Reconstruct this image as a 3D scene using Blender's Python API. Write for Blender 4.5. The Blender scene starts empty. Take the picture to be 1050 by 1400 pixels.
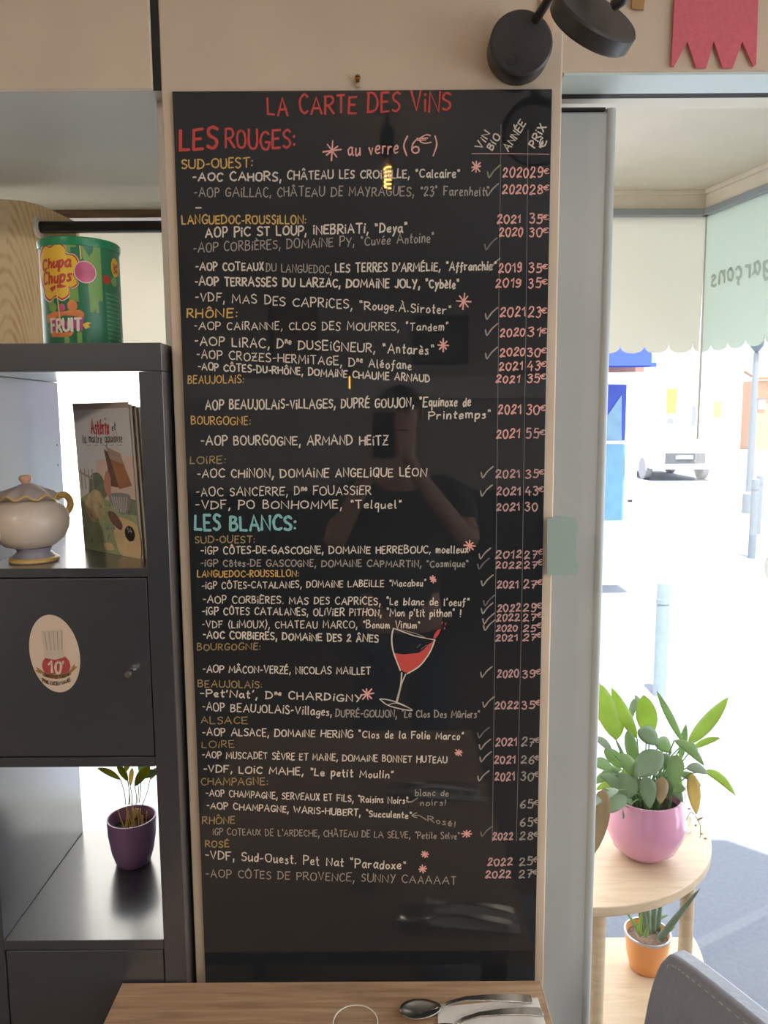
import bpy, bmesh, math, random, unicodedata
from mathutils import Vector, Matrix

rnd = random.Random(7)
C = bpy.context.scene
COL = C.collection

# ------------------------------------------------------------------ camera
ZC = 1.72
F = 1050.0
cam_d = bpy.data.cameras.new('camera')
cam = bpy.data.objects.new('camera', cam_d)
COL.objects.link(cam)
cam_d.sensor_fit = 'VERTICAL'
cam_d.sensor_height = 36.0
cam_d.sensor_width = 27.0
cam_d.lens = 36.0 * F / 1400.0
cam_d.clip_start = 0.01
cam_d.clip_end = 300
RM = Matrix.Rotation(math.radians(83.0), 3, 'X') @ Matrix.Rotation(math.radians(-0.35), 3, 'Z')
cam.matrix_world = Matrix.Translation((0, 0, ZC)) @ RM.to_4x4()
C.camera = cam

# ------------------------------------------------------------------ world, sun, exposure
C.view_settings.view_transform = 'Standard'
C.view_settings.look = 'None'
C.view_settings.gamma = 1.0
C.view_settings.use_curve_mapping = False
C.view_settings.exposure = 0.0
W = bpy.data.worlds.new('world')
C.world = W
W.use_nodes = True
wb = W.node_tree.nodes['Background']
wb.inputs[0].default_value = (0.88, 0.94, 1.0, 1)
wb.inputs[1].default_value = 4.2
sd = bpy.data.lights.new('sun', 'SUN')
sd.energy = 34.0
sd.angle = math.radians(1.0)
sd.color = (1.0, 0.96, 0.88)
sun = bpy.data.objects.new('sun', sd)
COL.objects.link(sun)
SUN_EL = math.radians(76)
sun.rotation_euler = (math.radians(90) - SUN_EL, 0, 0)
sun.location = (0, -4, 12)
sun.rotation_euler = Vector((0, math.cos(SUN_EL), -math.sin(SUN_EL))).to_track_quat('-Z', 'Y').to_euler()
BULB_W = 15.0
CEIL_W = 26.0

# ------------------------------------------------------------------ geometry helpers
CAMP = Vector((0, 0, ZC))
def ray(px, py):
    return RM @ Vector(((px - 525.0) / F, -(py - 700.0) / F, -1.0))
def at(px, py, Y):
    d = ray(px, py)
    return CAMP + d * (Y / d.y)
def atz(px, py, Z):
    d = ray(px, py)
    return CAMP + d * ((Z - ZC) / d.z)
def atp(px, py, p0, n):
    d = ray(px, py)
    return CAMP + d * ((Vector(p0) - CAMP).dot(n) / d.dot(n))

def lin(c):
    return tuple(((v / 255.0) / 12.92 if v / 255.0 <= 0.04045 else ((v / 255.0 + 0.055) / 1.055) ** 2.4) for v in c)

MATS = {}
def mat(name, rgb, rough=0.5, metal=0.0, spec=0.5, var=0.0, scale=20.0, bump=0.0, coat=0.0, stretch=None, rough_var=0.0, emit=0.0, coat_ior=1.5, coat_rough=0.03):
    if name in MATS: return MATS[name]
    m = bpy.data.materials.new(name); m.use_nodes = True
    nt = m.node_tree; b = nt.nodes['Principled BSDF']
    c = lin(rgb)
    b.inputs['Base Color'].default_value = (*c, 1)
    b.inputs['Roughness'].default_value = rough
    b.inputs['Metallic'].default_value = metal
    b.inputs['Specular IOR Level'].default_value = spec
    b.inputs['Coat Weight'].default_value = coat
    b.inputs['Coat IOR'].default_value = coat_ior; b.inputs['Coat Roughness'].default_value = coat_rough
    if emit:
        b.inputs['Emission Color'].default_value = (*c, 1)
        b.inputs['Emission Strength'].default_value = emit
    if var or bump or rough_var:
        tc = nt.nodes.new('ShaderNodeTexCoord')
        mp = nt.nodes.new('ShaderNodeMapping')
        if stretch: mp.inputs['Scale'].default_value = stretch
        n = nt.nodes.new('ShaderNodeTexNoise')
        n.inputs['Scale'].default_value = scale
        n.inputs['Detail'].default_value = 5
        nt.links.new(tc.outputs['Object'], mp.inputs['Vector'])
        nt.links.new(mp.outputs['Vector'], n.inputs['Vector'])
        if var:
            r = nt.nodes.new('ShaderNodeValToRGB')
            r.color_ramp.elements[0].position = 0.3; r.color_ramp.elements[1].position = 0.7
            r.color_ramp.elements[0].color = (*[max(0, v * (1 - var)) for v in c], 1)
            r.color_ramp.elements[1].color = (*[min(1, v * (1 + var)) for v in c], 1)
            nt.links.new(n.outputs['Fac'], r.inputs['Fac'])
            nt.links.new(r.outputs['Color'], b.inputs['Base Color'])
        if bump:
            bp = nt.nodes.new('ShaderNodeBump')
            bp.inputs['Strength'].default_value = bump
            bp.inputs['Distance'].default_value = 0.002
            nt.links.new(n.outputs['Fac'], bp.inputs['Height'])
            nt.links.new(bp.outputs['Normal'], b.inputs['Normal'])
        if rough_var:
            mr = nt.nodes.new('ShaderNodeMapRange')
            mr.inputs['To Min'].default_value = max(0, rough - rough_var)
            mr.inputs['To Max'].default_value = rough + rough_var
            nt.links.new(n.outputs['Fac'], mr.inputs['Value'])
            nt.links.new(mr.outputs['Result'], b.inputs['Roughness'])
    MATS[name] = m
    return m

def wood(name, c0, c1, scale=(2, 30, 30), rough=0.45, rings=False, c2=None):
    m = bpy.data.materials.new(name); m.use_nodes = True
    nt = m.node_tree; b = nt.nodes['Principled BSDF']
    tc = nt.nodes.new('ShaderNodeTexCoord'); mp = nt.nodes.new('ShaderNodeMapping')
    mp.inputs['Scale'].default_value = scale
    nt.links.new(tc.outputs['Object'], mp.inputs['Vector'])
    n = nt.nodes.new('ShaderNodeTexNoise')
    n.inputs['Scale'].default_value = 3.0; n.inputs['Detail'].default_value = 8; n.inputs['Distortion'].default_value = 0.6
    nt.links.new(mp.outputs['Vector'], n.inputs['Vector'])
    src = n.outputs['Fac']
    if rings:
        w = nt.nodes.new('ShaderNodeTexWave'); w.wave_type = 'RINGS'; w.rings_direction = 'Y'
        w.inputs['Scale'].default_value = 6.0; w.inputs['Distortion'].default_value = 2.0; w.inputs['Detail'].default_value = 2
        mp2 = nt.nodes.new('ShaderNodeMapping'); mp2.inputs['Scale'].default_value = (9, 1, 1.6); mp2.inputs['Location'].default_value = (0.3, 0, 0.2)
        nt.links.new(tc.outputs['Object'], mp2.inputs['Vector']); nt.links.new(mp2.outputs['Vector'], w.inputs['Vector'])
        mx = nt.nodes.new('ShaderNodeMath'); mx.operation = 'MULTIPLY_ADD'
        mx.inputs[1].default_value = 0.35
        nt.links.new(w.outputs['Fac'], mx.inputs[0]); nt.links.new(n.outputs['Fac'], mx.inputs[2])
        src = mx.outputs[0]
    r = nt.nodes.new('ShaderNodeValToRGB')
    r.color_ramp.elements[0].position = 0.32; r.color_ramp.elements[1].position = 0.72
    r.color_ramp.elements[0].color = (*lin(c0), 1); r.color_ramp.elements[1].color = (*lin(c1), 1)
    nt.links.new(src, r.inputs['Fac']); nt.links.new(r.outputs['Color'], b.inputs['Base Color'])
    b.inputs['Roughness'].default_value = rough
    bp = nt.nodes.new('ShaderNodeBump'); bp.inputs['Strength'].default_value = 0.15; bp.inputs['Distance'].default_value = 0.001
    nt.links.new(src, bp.inputs['Height']); nt.links.new(bp.outputs['Normal'], b.inputs['Normal'])
    MATS[name] = m
    return m

def glass(name, tint=(255, 255, 255), refl=0.06, power=4.0):
    m = bpy.data.materials.new(name); m.use_nodes = True
    nt = m.node_tree; nt.nodes.clear()
    o = nt.nodes.new('ShaderNodeOutputMaterial'); mx = nt.nodes.new('ShaderNodeMixShader')
    t = nt.nodes.new('ShaderNodeBsdfTransparent'); g = nt.nodes.new('ShaderNodeBsdfGlossy')
    lw = nt.nodes.new('ShaderNodeLayerWeight'); lw.inputs['Blend'].default_value = .5
    pw = nt.nodes.new('ShaderNodeMath'); pw.operation = 'POWER'; pw.inputs[1].default_value = power
    f = nt.nodes.new('ShaderNodeMapRange'); f.inputs['To Min'].default_value = refl * .5; f.inputs['To Max'].default_value = .7
    nt.links.new(lw.outputs['Facing'], pw.inputs[0]); nt.links.new(pw.outputs[0], f.inputs['Value'])
    t.inputs[0].default_value = (*lin(tint), 1); g.inputs['Roughness'].default_value = 0.02
    nt.links.new(f.outputs[0], mx.inputs[0]); nt.links.new(t.outputs[0], mx.inputs[1]); nt.links.new(g.outputs[0], mx.inputs[2])
    nt.links.new(mx.outputs[0], o.inputs[0])
    MATS[name] = m
    return m

def translucent(name, rgb, trans=0.5, rough=0.6, var=0.0, rgb2=None):
    """a thin sheet: part diffuse, part translucent"""
    m = bpy.data.materials.new(name); m.use_nodes = True
    nt = m.node_tree; b = nt.nodes['Principled BSDF']; o = nt.nodes['Material Output']
    c = lin(rgb); b.inputs['Base Color'].default_value = (*c, 1); b.inputs['Roughness'].default_value = rough
    t = nt.nodes.new('ShaderNodeBsdfTranslucent'); t.inputs[0].default_value = (*lin(rgb2 or rgb), 1)
    mx = nt.nodes.new('ShaderNodeMixShader'); mx.inputs[0].default_value = trans
    nt.links.new(b.outputs[0], mx.inputs[1]); nt.links.new(t.outputs[0], mx.inputs[2]); nt.links.new(mx.outputs[0], o.inputs[0])
    if var:
        tc = nt.nodes.new('ShaderNodeTexCoord'); n = nt.nodes.new('ShaderNodeTexNoise'); n.inputs['Scale'].default_value = 25
        r = nt.nodes.new('ShaderNodeValToRGB')
        r.color_ramp.elements[0].position = 0.35; r.color_ramp.elements[1].position = 0.65
        r.color_ramp.elements[0].color = (*[v * (1 - var) for v in c], 1); r.color_ramp.elements[1].color = (*[min(1, v * (1 + var)) for v in c], 1)
        nt.links.new(tc.outputs['Object'], n.inputs['Vector']); nt.links.new(n.outputs['Fac'], r.inputs['Fac'])
        nt.links.new(r.outputs['Color'], b.inputs['Base Color'])
    MATS[name] = m
    return m

class MB:
    def __init__(s): s.v = []; s.f = []
    def add(s, vs, fs):
        k = len(s.v); s.v += [Vector(v) for v in vs]; s.f += [tuple(i + k for i in f) for f in fs]; return s
    def box(s, lo, hi, M=None):
        x0, y0, z0 = lo; x1, y1, z1 = hi
        vs = [Vector(p) for p in ((x0,y0,z0),(x1,y0,z0),(x1,y1,z0),(x0,y1,z0),(x0,y0,z1),(x1,y0,z1),(x1,y1,z1),(x0,y1,z1))]
        if M: vs = [M @ v for v in vs]
        return s.add(vs, [(0,3,2,1),(4,5,6,7),(0,1,5,4),(1,2,6,5),(2,3,7,6),(3,0,4,7)])
    def prism(s, poly, vec):
        vec = Vector(vec); n = len(poly); p = [Vector(q) for q in poly]
        return s.add(p + [q + vec for q in p], [tuple(range(n))[::-1], tuple(range(n, 2 * n))] + [(i, (i + 1) % n, n + (i + 1) % n, n + i) for i in range(n)])
    def face(s, poly): return s.add(poly, [tuple(range(len(poly)))])
    def lathe(s, prof, c=(0, 0, 0), n=40, M=None, cap0=True, cap1=True, fn=None):
        c = Vector(c); vs = []
        for (r, z) in prof:
            for k in range(n):
                a = 2 * math.pi * k / n
                rr, zz = fn(r, z, a) if fn else (r, z)
                p = Vector((rr * math.cos(a), rr * math.sin(a), zz))
                if M: p = M @ p
                vs.append(c + p)
        fs = []
        for i in range(len(prof) - 1):
            for k in range(n):
                fs.append((i * n + k, i * n + (k + 1) % n, (i + 1) * n + (k + 1) % n, (i + 1) * n + k))
        if cap0: fs.append(tuple(range(n))[::-1])
        if cap1: fs.append(tuple((len(prof) - 1) * n + k for k in range(n)))
        return s.add(vs, fs)
    def ball(s, c, r, n=20, sc=(1, 1, 1)):
        c = Vector(c); pr = [(r * math.sin(math.pi * i / n), -r * math.cos(math.pi * i / n)) for i in range(1, n)]
        M = Matrix.Diagonal(Vector(sc)).to_3x3()
        return s.lathe(pr, c, n * 2, M)
    def tube(s, pts, r, n=10, cap=True, flat=1.0, up=None):
        pts = [Vector(p) for p in pts]; m = len(pts)
        rs = r if isinstance(r, (list, tuple)) else [r] * m
        t0 = (pts[1] - pts[0]).normalized()
        a = up or (Vector((0, 0, 1)) if abs(t0.z) < 0.9 else Vector((1, 0, 0)))
        u = (a - t0 * a.dot(t0)).normalized(); vs = []
        for i, p in enumerate(pts):
            t = (pts[min(i + 1, m - 1)] - pts[max(i - 1, 0)]).normalized()
            u = (u - t * u.dot(t)).normalized(); w = t.cross(u)
            for k in range(n):
                b = 2 * math.pi * k / n
                vs.append(p + (u * math.cos(b) * flat + w * math.sin(b)) * rs[i])
        fs = [(i * n + k, i * n + (k + 1) % n, (i + 1) * n + (k + 1) % n, (i + 1) * n + k) for i in range(m - 1) for k in range(n)]
        if cap: fs += [tuple(range(n))[::-1], tuple((m - 1) * n + k for k in range(n))]
        return s.add(vs, fs)
    def build(s, name, material, parent=None, smooth=None, bevel=0.0, solid=0.0, base=None, sub=0):
        me = bpy.data.meshes.new(name)
        if parent is not None:
            off = parent.matrix_world_off
        else:
            xs = [v.x for v in s.v]; ys = [v.y for v in s.v]; zs = [v.z for v in s.v]
            off = Vector(base) if base else Vector(((min(xs) + max(xs)) / 2, (min(ys) + max(ys)) / 2, min(zs)))
        me.from_pydata([v - off for v in s.v], [], s.f)
        me.update()
        bm = bmesh.new(); bm.from_mesh(me)
        bmesh.ops.recalc_face_normals(bm, faces=bm.faces); bm.to_mesh(me); bm.free()
        o = bpy.data.objects.new(name, me); COL.objects.link(o)
        me.materials.append(material)
        if smooth:
            for p in me.polygons: p.use_smooth = True
            me.set_sharp_from_angle(angle=math.radians(smooth))
        if parent is not None: o.parent = parent.o
        else: o.location = off
        if bevel:
            md = o.modifiers.new('bevel', 'BEVEL'); md.width = bevel; md.segments = 3; md.limit_method = 'ANGLE'
        if solid:
            md = o.modifiers.new('solid', 'SOLIDIFY'); md.thickness = solid; md.offset = 0
        if sub:
            md = o.modifiers.new('sub', 'SUBSURF'); md.levels = sub; md.render_levels = sub
        r = Node(o, off)
        return r

class Node:
    """an object plus the world point its local coordinates start from"""
    def __init__(s, o, off): s.o = o; s.matrix_world_off = Vector(off)
    def __setitem__(s, k, v): s.o[k] = v

def thing(name, label, cat, loc, group=None):
    o = bpy.data.objects.new(name, None); COL.objects.link(o)
    o.empty_display_size = 0.05
    o.location = loc; o['label'] = label; o['category'] = cat
    if group: o['group'] = group
    return Node(o, loc)
def tag(n, label, cat, group=None):
    n['label'] = label; n['category'] = cat
    if group: n['group'] = group
    return n
def struct(n, label=None):
    n['kind'] = 'structure'
    if label: n['label'] = label
    return n
def dup(root, loc, label, group=None):
    r = root.copy(); COL.objects.link(r); r.location = loc; r['label'] = label
    if group: r['group'] = group
    for ch in list(root.children):
        c = ch.copy(); COL.objects.link(c); c.parent = r
        for g in ch.children:
            d = g.copy(); COL.objects.link(d); d.parent = c
    return r

def smoothline(pts, k=5, closed=False):
    """Catmull-Rom through points of any dimension"""
    P = [Vector(p) for p in pts]; n = len(P); out = []
    if n < 3: return P
    rng = range(n if closed else n - 1)
    for i in rng:
        if closed: p0, p1, p2, p3 = P[i - 1], P[i], P[(i + 1) % n], P[(i + 2) % n]
        else: p0, p1, p2, p3 = P[max(i - 1, 0)], P[i], P[i + 1], P[min(i + 2, n - 1)]
        for j in range(k):
            t = j / k
            out.append(0.5 * ((2 * p1) + (p2 - p0) * t + (2 * p0 - 5 * p1 + 4 * p2 - p3) * t * t + (3 * p1 - p0 - 3 * p2 + p3) * t ** 3))
    if not closed: out.append(P[-1])
    return out

# ------------------------------------------------------------------ handwriting: strokes in a unit box, ~ marks a curved stroke
GL = {
'A': (.8, "0,0 .4,1 .8,0;.14,.36 .68,.36"), 'B': (.62, "0,0 0,1;~0,1 .4,.98 .5,.78 .3,.57 0,.53;~0,.53 .42,.52 .6,.28 .42,.04 0,0"),
'C': (.66, "~.66,.85 .42,1 .13,.85 0,.5 .12,.14 .4,0 .66,.12"), 'D': (.72, "0,0 .03,1;~-.05,1 .42,.95 .7,.55 .52,.12 -.04,0"),
'E': (.55, "0,0 0,1;0,1 .55,1.02;0,.53 .45,.54;0,0 .56,.02"), 'F': (.55, "0,0 0,1;-.05,1 .56,1.02;0,.53 .42,.54"),
'G': (.7, "~.66,.85 .42,1 .12,.85 0,.45 .15,.06 .45,0 .66,.15 .68,.42;.4,.42 .72,.42"), 'H': (.7, "0,0 0,1;.7,0 .7,1;0,.5 .7,.54"),
'I': (.12, ".06,0 .06,1"), 'J': (.45, "~.42,1 .43,.25 .3,0 .08,.02 0,.18"), 'K': (.6, "0,0 0,1;.58,1 .02,.45;.18,.58 .62,0"),
'L': (.52, "0,1 0,.02 .52,0"), 'M': (.88, "0,0 .08,1 .44,.3 .8,1 .88,0"), 'N': (.7, "0,0 0,1 .68,.02 .7,1"),
'O': (.76, "~.4,1 .1,.86 0,.5 .1,.13 .38,0 .66,.13 .76,.5 .66,.87 .36,1"), 'P': (.58, "0,-.05 0,1;~-.04,1 .42,1 .58,.75 .4,.5 0,.45"),
'Q': (.76, "~.4,1 .1,.86 0,.5 .1,.13 .38,0 .66,.13 .76,.5 .66,.87 .36,1;.42,.28 .76,-.12"),
'R': (.62, "0,0 0,1;~-.04,1 .42,1 .56,.77 .38,.53 0,.48;.2,.5 .64,0"), 'S': (.56, "~.55,.87 .3,1 .05,.86 .08,.62 .46,.42 .54,.18 .3,0 0,.1"),
'T': (.66, "0,1 .66,1.03;.33,1 .34,0"), 'U': (.68, "~0,1 0,.3 .12,.05 .34,0 .58,.1 .68,.35 .68,1"), 'V': (.68, "0,1 .34,0 .68,1"),
'W': (1.0, "0,1 .22,0 .48,.75 .74,0 1,1"), 'X': (.6, "0,1 .6,0;.6,1 0,0"), 'Y': (.62, "0,1 .32,.48;.64,1 .18,-.08"),
'Z': (.6, "0,1 .58,1 0,0 .62,0;.1,.5 .5,.52"),
'a': (.48, "~.44,.5 .25,.62 .03,.4 .05,.1 .22,0 .44,.25;~.46,.6 .43,.2 .54,0"), 'b': (.44, "~0,1 0,0;~0,.35 .2,.6 .42,.48 .42,.18 .22,0 0,.08"),
'c': (.4, "~.4,.5 .22,.6 .02,.35 .1,.04 .4,.06"), 'd': (.46, "~.42,.45 .2,.6 .02,.35 .1,.02 .28,.05 .44,.3;.46,1 .46,0"),
'e': (.42, "~0,.3 .36,.36 .34,.57 .14,.58 0,.3 .12,.02 .42,.08"), 'f': (.4, "~.42,.92 .28,1 .18,.8 .15,0 .06,-.25;0,.52 .36,.56"),
'g': (.46, "~.42,.5 .2,.6 .02,.38 .12,.05 .4,.2;~.46,.6 .43,-.1 .28,-.38 .03,-.25"), 'h': (.42, "0,1 0,0;~0,.3 .2,.6 .38,.48 .42,0"),
'i': (.1, ".04,.68 .05,0;.06,.9 .09,.98"), 'j': (.25, "~.2,.6 .18,-.15 .08,-.35 -.05,-.25;.2,.82 .22,.88"), 'k': (.4, "0,1 0,0;.36,.6 .02,.25;.12,.34 .4,0"),
'l': (.14, "~.03,1 .03,.12 .14,0"), 'm': (.64, "0,.6 0,0;~0,.35 .15,.6 .28,.5 .3,0;~.3,.35 .46,.6 .6,.5 .64,0"), 'n': (.4, "0,.6 0,0;~0,.35 .2,.6 .36,.5 .4,0"),
'o': (.42, "~.22,.6 .02,.4 .05,.1 .2,0 .4,.15 .4,.45 .2,.6"), 'p': (.42, "0,.62 -.02,-.42;~0,.4 .2,.62 .42,.5 .38,.15 .2,0 0,.12"),
'q': (.44, "~.42,.48 .2,.6 .02,.38 .12,.04 .4,.2;.44,.6 .42,-.45"), 'r': (.34, "0,.6 0,0;~0,.35 .14,.56 .34,.58"),
's': (.34, "~.34,.52 .2,.6 .05,.48 .28,.28 .31,.08 .12,0 0,.06"), 't': (.34, "~.15,.95 .14,.15 .24,0 .34,.05;0,.6 .34,.62"),
'u': (.42, "~0,.6 0,.15 .14,0 .38,.22;.4,.6 .42,0"), 'v': (.4, "0,.6 .2,0 .4,.6"), 'w': (.6, "0,.6 .15,0 .3,.5 .45,0 .6,.6"),
'x': (.4, "0,.6 .4,0;.4,.6 0,0"), 'y': (.42, "0,.6 .2,.08;~.42,.6 .2,.0 .02,-.38"), 'z': (.4, "0,.6 .38,.6 0,0 .4,0"),
'0': (.56, "~.3,1 .05,.8 0,.4 .15,.02 .38,.02 .56,.45 .5,.85 .28,1"), '1': (.3, "0,.7 .26,1 .26,0"), '2': (.54, "~.05,.75 .2,1 .45,.95 .45,.65 .02,.08 .12,-.02 .3,.1 .56,.02"),
'3': (.5, "~.04,.9 .28,1 .46,.8 .2,.55;~.2,.55 .5,.4 .4,.05 .2,-.03 0,.1"), '4': (.56, ".3,1 0,.35 .56,.38;.42,.6 .4,-.08"),
'5': (.52, ".5,1 .12,1 .08,.58;~.08,.58 .35,.64 .5,.38 .35,.02 0,.06"), '6': (.52, "~.42,1 .1,.65 0,.25 .2,0 .46,.12 .46,.4 .2,.45 .04,.25"),
'7': (.52, "0,.98 .5,1 .18,0;.12,.5 .48,.53"), '8': (.5, "~.28,.55 .06,.75 .2,1 .42,.9 .38,.65 .1,.38 .05,.1 .28,0 .48,.15 .4,.42 .22,.56"),
'9': (.5, "~.46,.75 .25,1 .04,.8 .1,.5 .36,.52 .46,.8;~.47,.9 .42,.2 .15,0 .02,.08"),
'€': (.55, "~.55,.88 .32,1 .1,.7 .08,.3 .28,0 .55,.1;-.06,.6 .4,.62;-.06,.42 .34,.44"),
'-': (.34, "0,.42 .34,.44"), '_': (.36, "0,.05 .36,.08"), ',': (.12, ".1,.12 0,-.28"), '.': (.08, "0,0 .07,.05"), "'": (.08, ".07,1.02 0,.75"),
'"': (.26, ".04,1.05 .08,.82;.2,1.07 .24,.84"), ':': (.1, ".04,.55 .06,.6;.03,.1 .05,.15"), '(': (.25, "~.25,1.1 .02,.5 .22,-.2"), ')': (.25, "~0,1.1 .22,.5 0,-.2"),
'&': (.55, "~.5,.0 .1,.7 .22,.95 .38,.8 .05,.3 .15,0 .5,.4"), '!': (.1, ".08,1 .04,.3;.02,.05 .04,.1"), '°': (.22, "~.1,1.05 0,.93 .1,.82 .2,.93 .1,1.05"),
'+': (.3, "0,.4 .3,.4;.15,.6 .15,.2"),
}
ACC = {'\u0301': ".1,0 .3,.2", '\u0300': ".1,.2 .3,0", '\u0302': "0,0 .18,.2 .36,0", '\u0308': ".05,.05 .07,.1;.3,.05 .32,.1"}

def strokes(text):
    """[(list of strokes)], total width -- strokes in cap-height units"""
    out = []; x = 0.0
    text = text.replace('œ', 'oe')
    dec = unicodedata.normalize('NFD', text)
    last = None; sup = False
    for ch in dec:
        if ch == '^': sup = not sup; continue
        if ch in ACC or ch == '\u0327':
            lx, lw, up = last
            if ch == '\u0327':
                out.append(smoothline([Vector((lx + lw * .5, -.02)), Vector((lx + lw * .65, -.18)), Vector((lx + lw * .4, -.3))], 4)); continue
            y0 = 1.08 if up else .74
            for s in ACC[ch].split(';'):
                out.append([Vector((lx + lw * .5 - .18 + float(a.split(',')[0]), y0 + float(a.split(',')[1]))) for a in s.split()])
            continue
        if ch == ' ': x += .66; continue
        if ch not in GL: continue
        w, spec = GL[ch]
        jy = rnd.uniform(-.06, .05); sc = rnd.uniform(.9, 1.08); sl = rnd.uniform(-.02, .09); wx = rnd.uniform(.9, 1.1)
        ks, ky = (.62, .55) if sup else (1.0, 0.0)
        for s in spec.split(';'):
            cur = s.startswith('~')
            pts = [Vector((float(a.split(',')[0]) * wx + rnd.uniform(-.025, .025), float(a.split(',')[1]) * sc + rnd.uniform(-.025, .025))) for a in s.lstrip('~').split()]
            if cur: pts = smoothline(pts, 4)
            out.append([Vector((x + (p.x + p.y * sl) * ks, p.y * ks + jy + ky)) for p in pts])
        last = (x, w, ch.isupper())
        x += (w * wx + .28) * ks
    return out, max(x - .28, .01)

def ribbon(mb, pts2, w, fn, vary=.25):
    """a flat pen stroke of width w; pts2 in metres on the surface, fn maps (u, v) to a 3D point"""
    P = []
    for p in pts2:
        if not P or (p - P[-1]).length > w * .15: P.append(p)
    if len(P) < 2:
        p = P[0]; P = [p, p + Vector((w * .6, w * .2))]
    n = len(P); L = []; R = []
    ph = rnd.uniform(0, 6)
    for i in range(n):
        d0 = (P[i] - P[i - 1]).normalized() if i else (P[1] - P[0]).normalized()
        d1 = (P[i + 1] - P[i]).normalized() if i < n - 1 else d0
        t = d0 + d1
        t = t.normalized() if t.length > .2 else d1
        nn = Vector((-t.y, t.x)); hw = w * .5 * (1 + vary * math.sin(ph + i * 1.3) * .5)
        k = max(.5, nn.dot(Vector((-d1.y, d1.x))))
        hw = min(hw / k, hw * 1.4)
        L.append(P[i] + nn * hw); R.append(P[i] - nn * hw)
    d = (P[1] - P[0]).normalized() * w * .35; e = (P[-1] - P[-2]).normalized() * w * .35
    vs = [fn(*q) for pr in zip(L, R) for q in pr]
    fs = [(2 * i, 2 * i + 1, 2 * i + 3, 2 * i + 2) for i in range(n - 1)]
    a, b = L[0] - d + (R[0] - L[0]) * .25, R[0] - d + (L[0] - R[0]) * .25
    c, g = L[-1] + e + (R[-1] - L[-1]) * .25, R[-1] + e + (L[-1] - R[-1]) * .25
    k = len(vs); vs += [fn(*a), fn(*b), fn(*c), fn(*g)]
    fs += [(0, k, k + 1, 1), (2 * n - 2, 2 * n - 1, k + 3, k + 2)]
    mb.add(vs, fs)

def write(mb, text, p0, xdir, ydir, width, h, w, nudge=0.0, spread=None):
    """handwriting on a flat surface"""
    st, tw = strokes(text)
    kx = width / tw
    p0 = Vector(p0); xdir = Vector(xdir).normalized(); ydir = Vector(ydir).normalized()
    layer = [0]
    for s in st:
        layer[0] += 1
        off = xdir.cross(ydir) * (nudge + (layer[0] % 5) * 0.00003)
        ribbon(mb, [Vector((p.x * kx, p.y * h)) for p in s], w, lambda u, v: p0 + xdir * u + ydir * v + off)

# ------------------------------------------------------------------ materials
M_tan = mat('warm_cream_paint', (208, 190, 168), .55, var=.05, scale=9, bump=.15)
M_cream = mat('cream_trim_paint', (212, 202, 184), .45, var=.04, scale=14, bump=.1)
M_cream2 = mat('cream_soffit_paint', (226, 218, 202), .5, var=.03, scale=9)
M_white = mat('white_paint', (225, 225, 220), .5, var=.03, scale=8)
M_grey = mat('grey_enamel', (172, 176, 175), .35, var=.03, scale=6)
M_blue = mat('lintel_daylight_blue', (206, 220, 220), .4, var=.04, scale=8)
M_dark = mat('dark_gap', (26, 24, 24), .7, var=.2, scale=40)
M_board = mat('black_gloss_panel', (38, 41, 45), .02, spec=.65, rough_var=.01, scale=6)
M_shelf = mat('black_brown_foil', (52, 56, 63), .3, spec=.5, coat=.9, coat_ior=1.75, coat_rough=.2, var=.08, scale=30, stretch=(1, 1, 8), bump=.03)
M_oak = wood('oak_veneer', (156, 124, 96), (196, 164, 132), (2.2, 34, 34), .42)
M_birch = wood('birch_ply', (194, 172, 144), (210, 190, 162), (3, 22, 22), .38)
M_pine = wood('pine_grain', (216, 178, 124), (244, 220, 176), (20, 20, 3), .4, rings=True)
M_brownwood = wood('dark_beam_wood', (92, 74, 60), (122, 102, 84), (3, 20, 20), .5)
M_glass = glass('window_glass')
M_clear = glass('tumbler_glass', (251, 252, 252), .10, 2.6)
M_metal = mat('steel', (196, 194, 190), .26, metal=1.0)
M_brass = mat('brass', (170, 130, 70), .35, metal=1.0)
M_blackpl = mat('black_lamp_plastic', (52, 50, 50), .38, var=.05, scale=60)
M_floor = wood('floor_boards', (86, 74, 64), (120, 104, 90), (2, 12, 12), .4)

# ------------------------------------------------------------------ setting: pillar, walls, lintels, soffits
YB = 1.25                                       # face of the wine board
PL, PR = -.340, at(765, 300, 1.256).x
struct(MB().box((PL, 1.256, 0), (PR, 1.62, 2.75)).build('wall_front', M_tan, bevel=.003))
zl = at(100, 122, 1.25).z                      # underside of left lintel
zr = at(900, 98, 1.262).z                      # underside of right lintel
struct(MB().box((-3.0, 1.25, zl), (PL - .012, 1.258, 2.75)).build('wall_left_upper', M_tan, bevel=.002))
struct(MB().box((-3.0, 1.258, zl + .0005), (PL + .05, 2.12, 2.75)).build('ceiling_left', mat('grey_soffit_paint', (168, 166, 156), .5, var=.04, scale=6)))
struct(MB().box((PL - .012, 1.2565, zl), (PL, 1.2578, 2.75)).build('pillar_gap_shade', M_dark))  # dark strip standing in for the shade in the beam gap
xr0 = at(753, 50, 1.262).x
struct(MB().box((xr0, 1.262, zr), (3.0, 1.335, 2.75)).build('wall_right_upper', M_tan, bevel=.002))
# underside strip of the right lintel, bluish daylight put into its colour
struct(MB().box((PR + .004, 1.264, zr - .004), (3.0, 1.333, zr)).build('trim_1', M_blue))
struct(MB().box((PR, 1.335, zr + .0), (3.0, 1.362, 2.75)).build('lintel_gap_shade', M_dark))  # solid dark box, shade of the slot behind the lintel as colour
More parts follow.
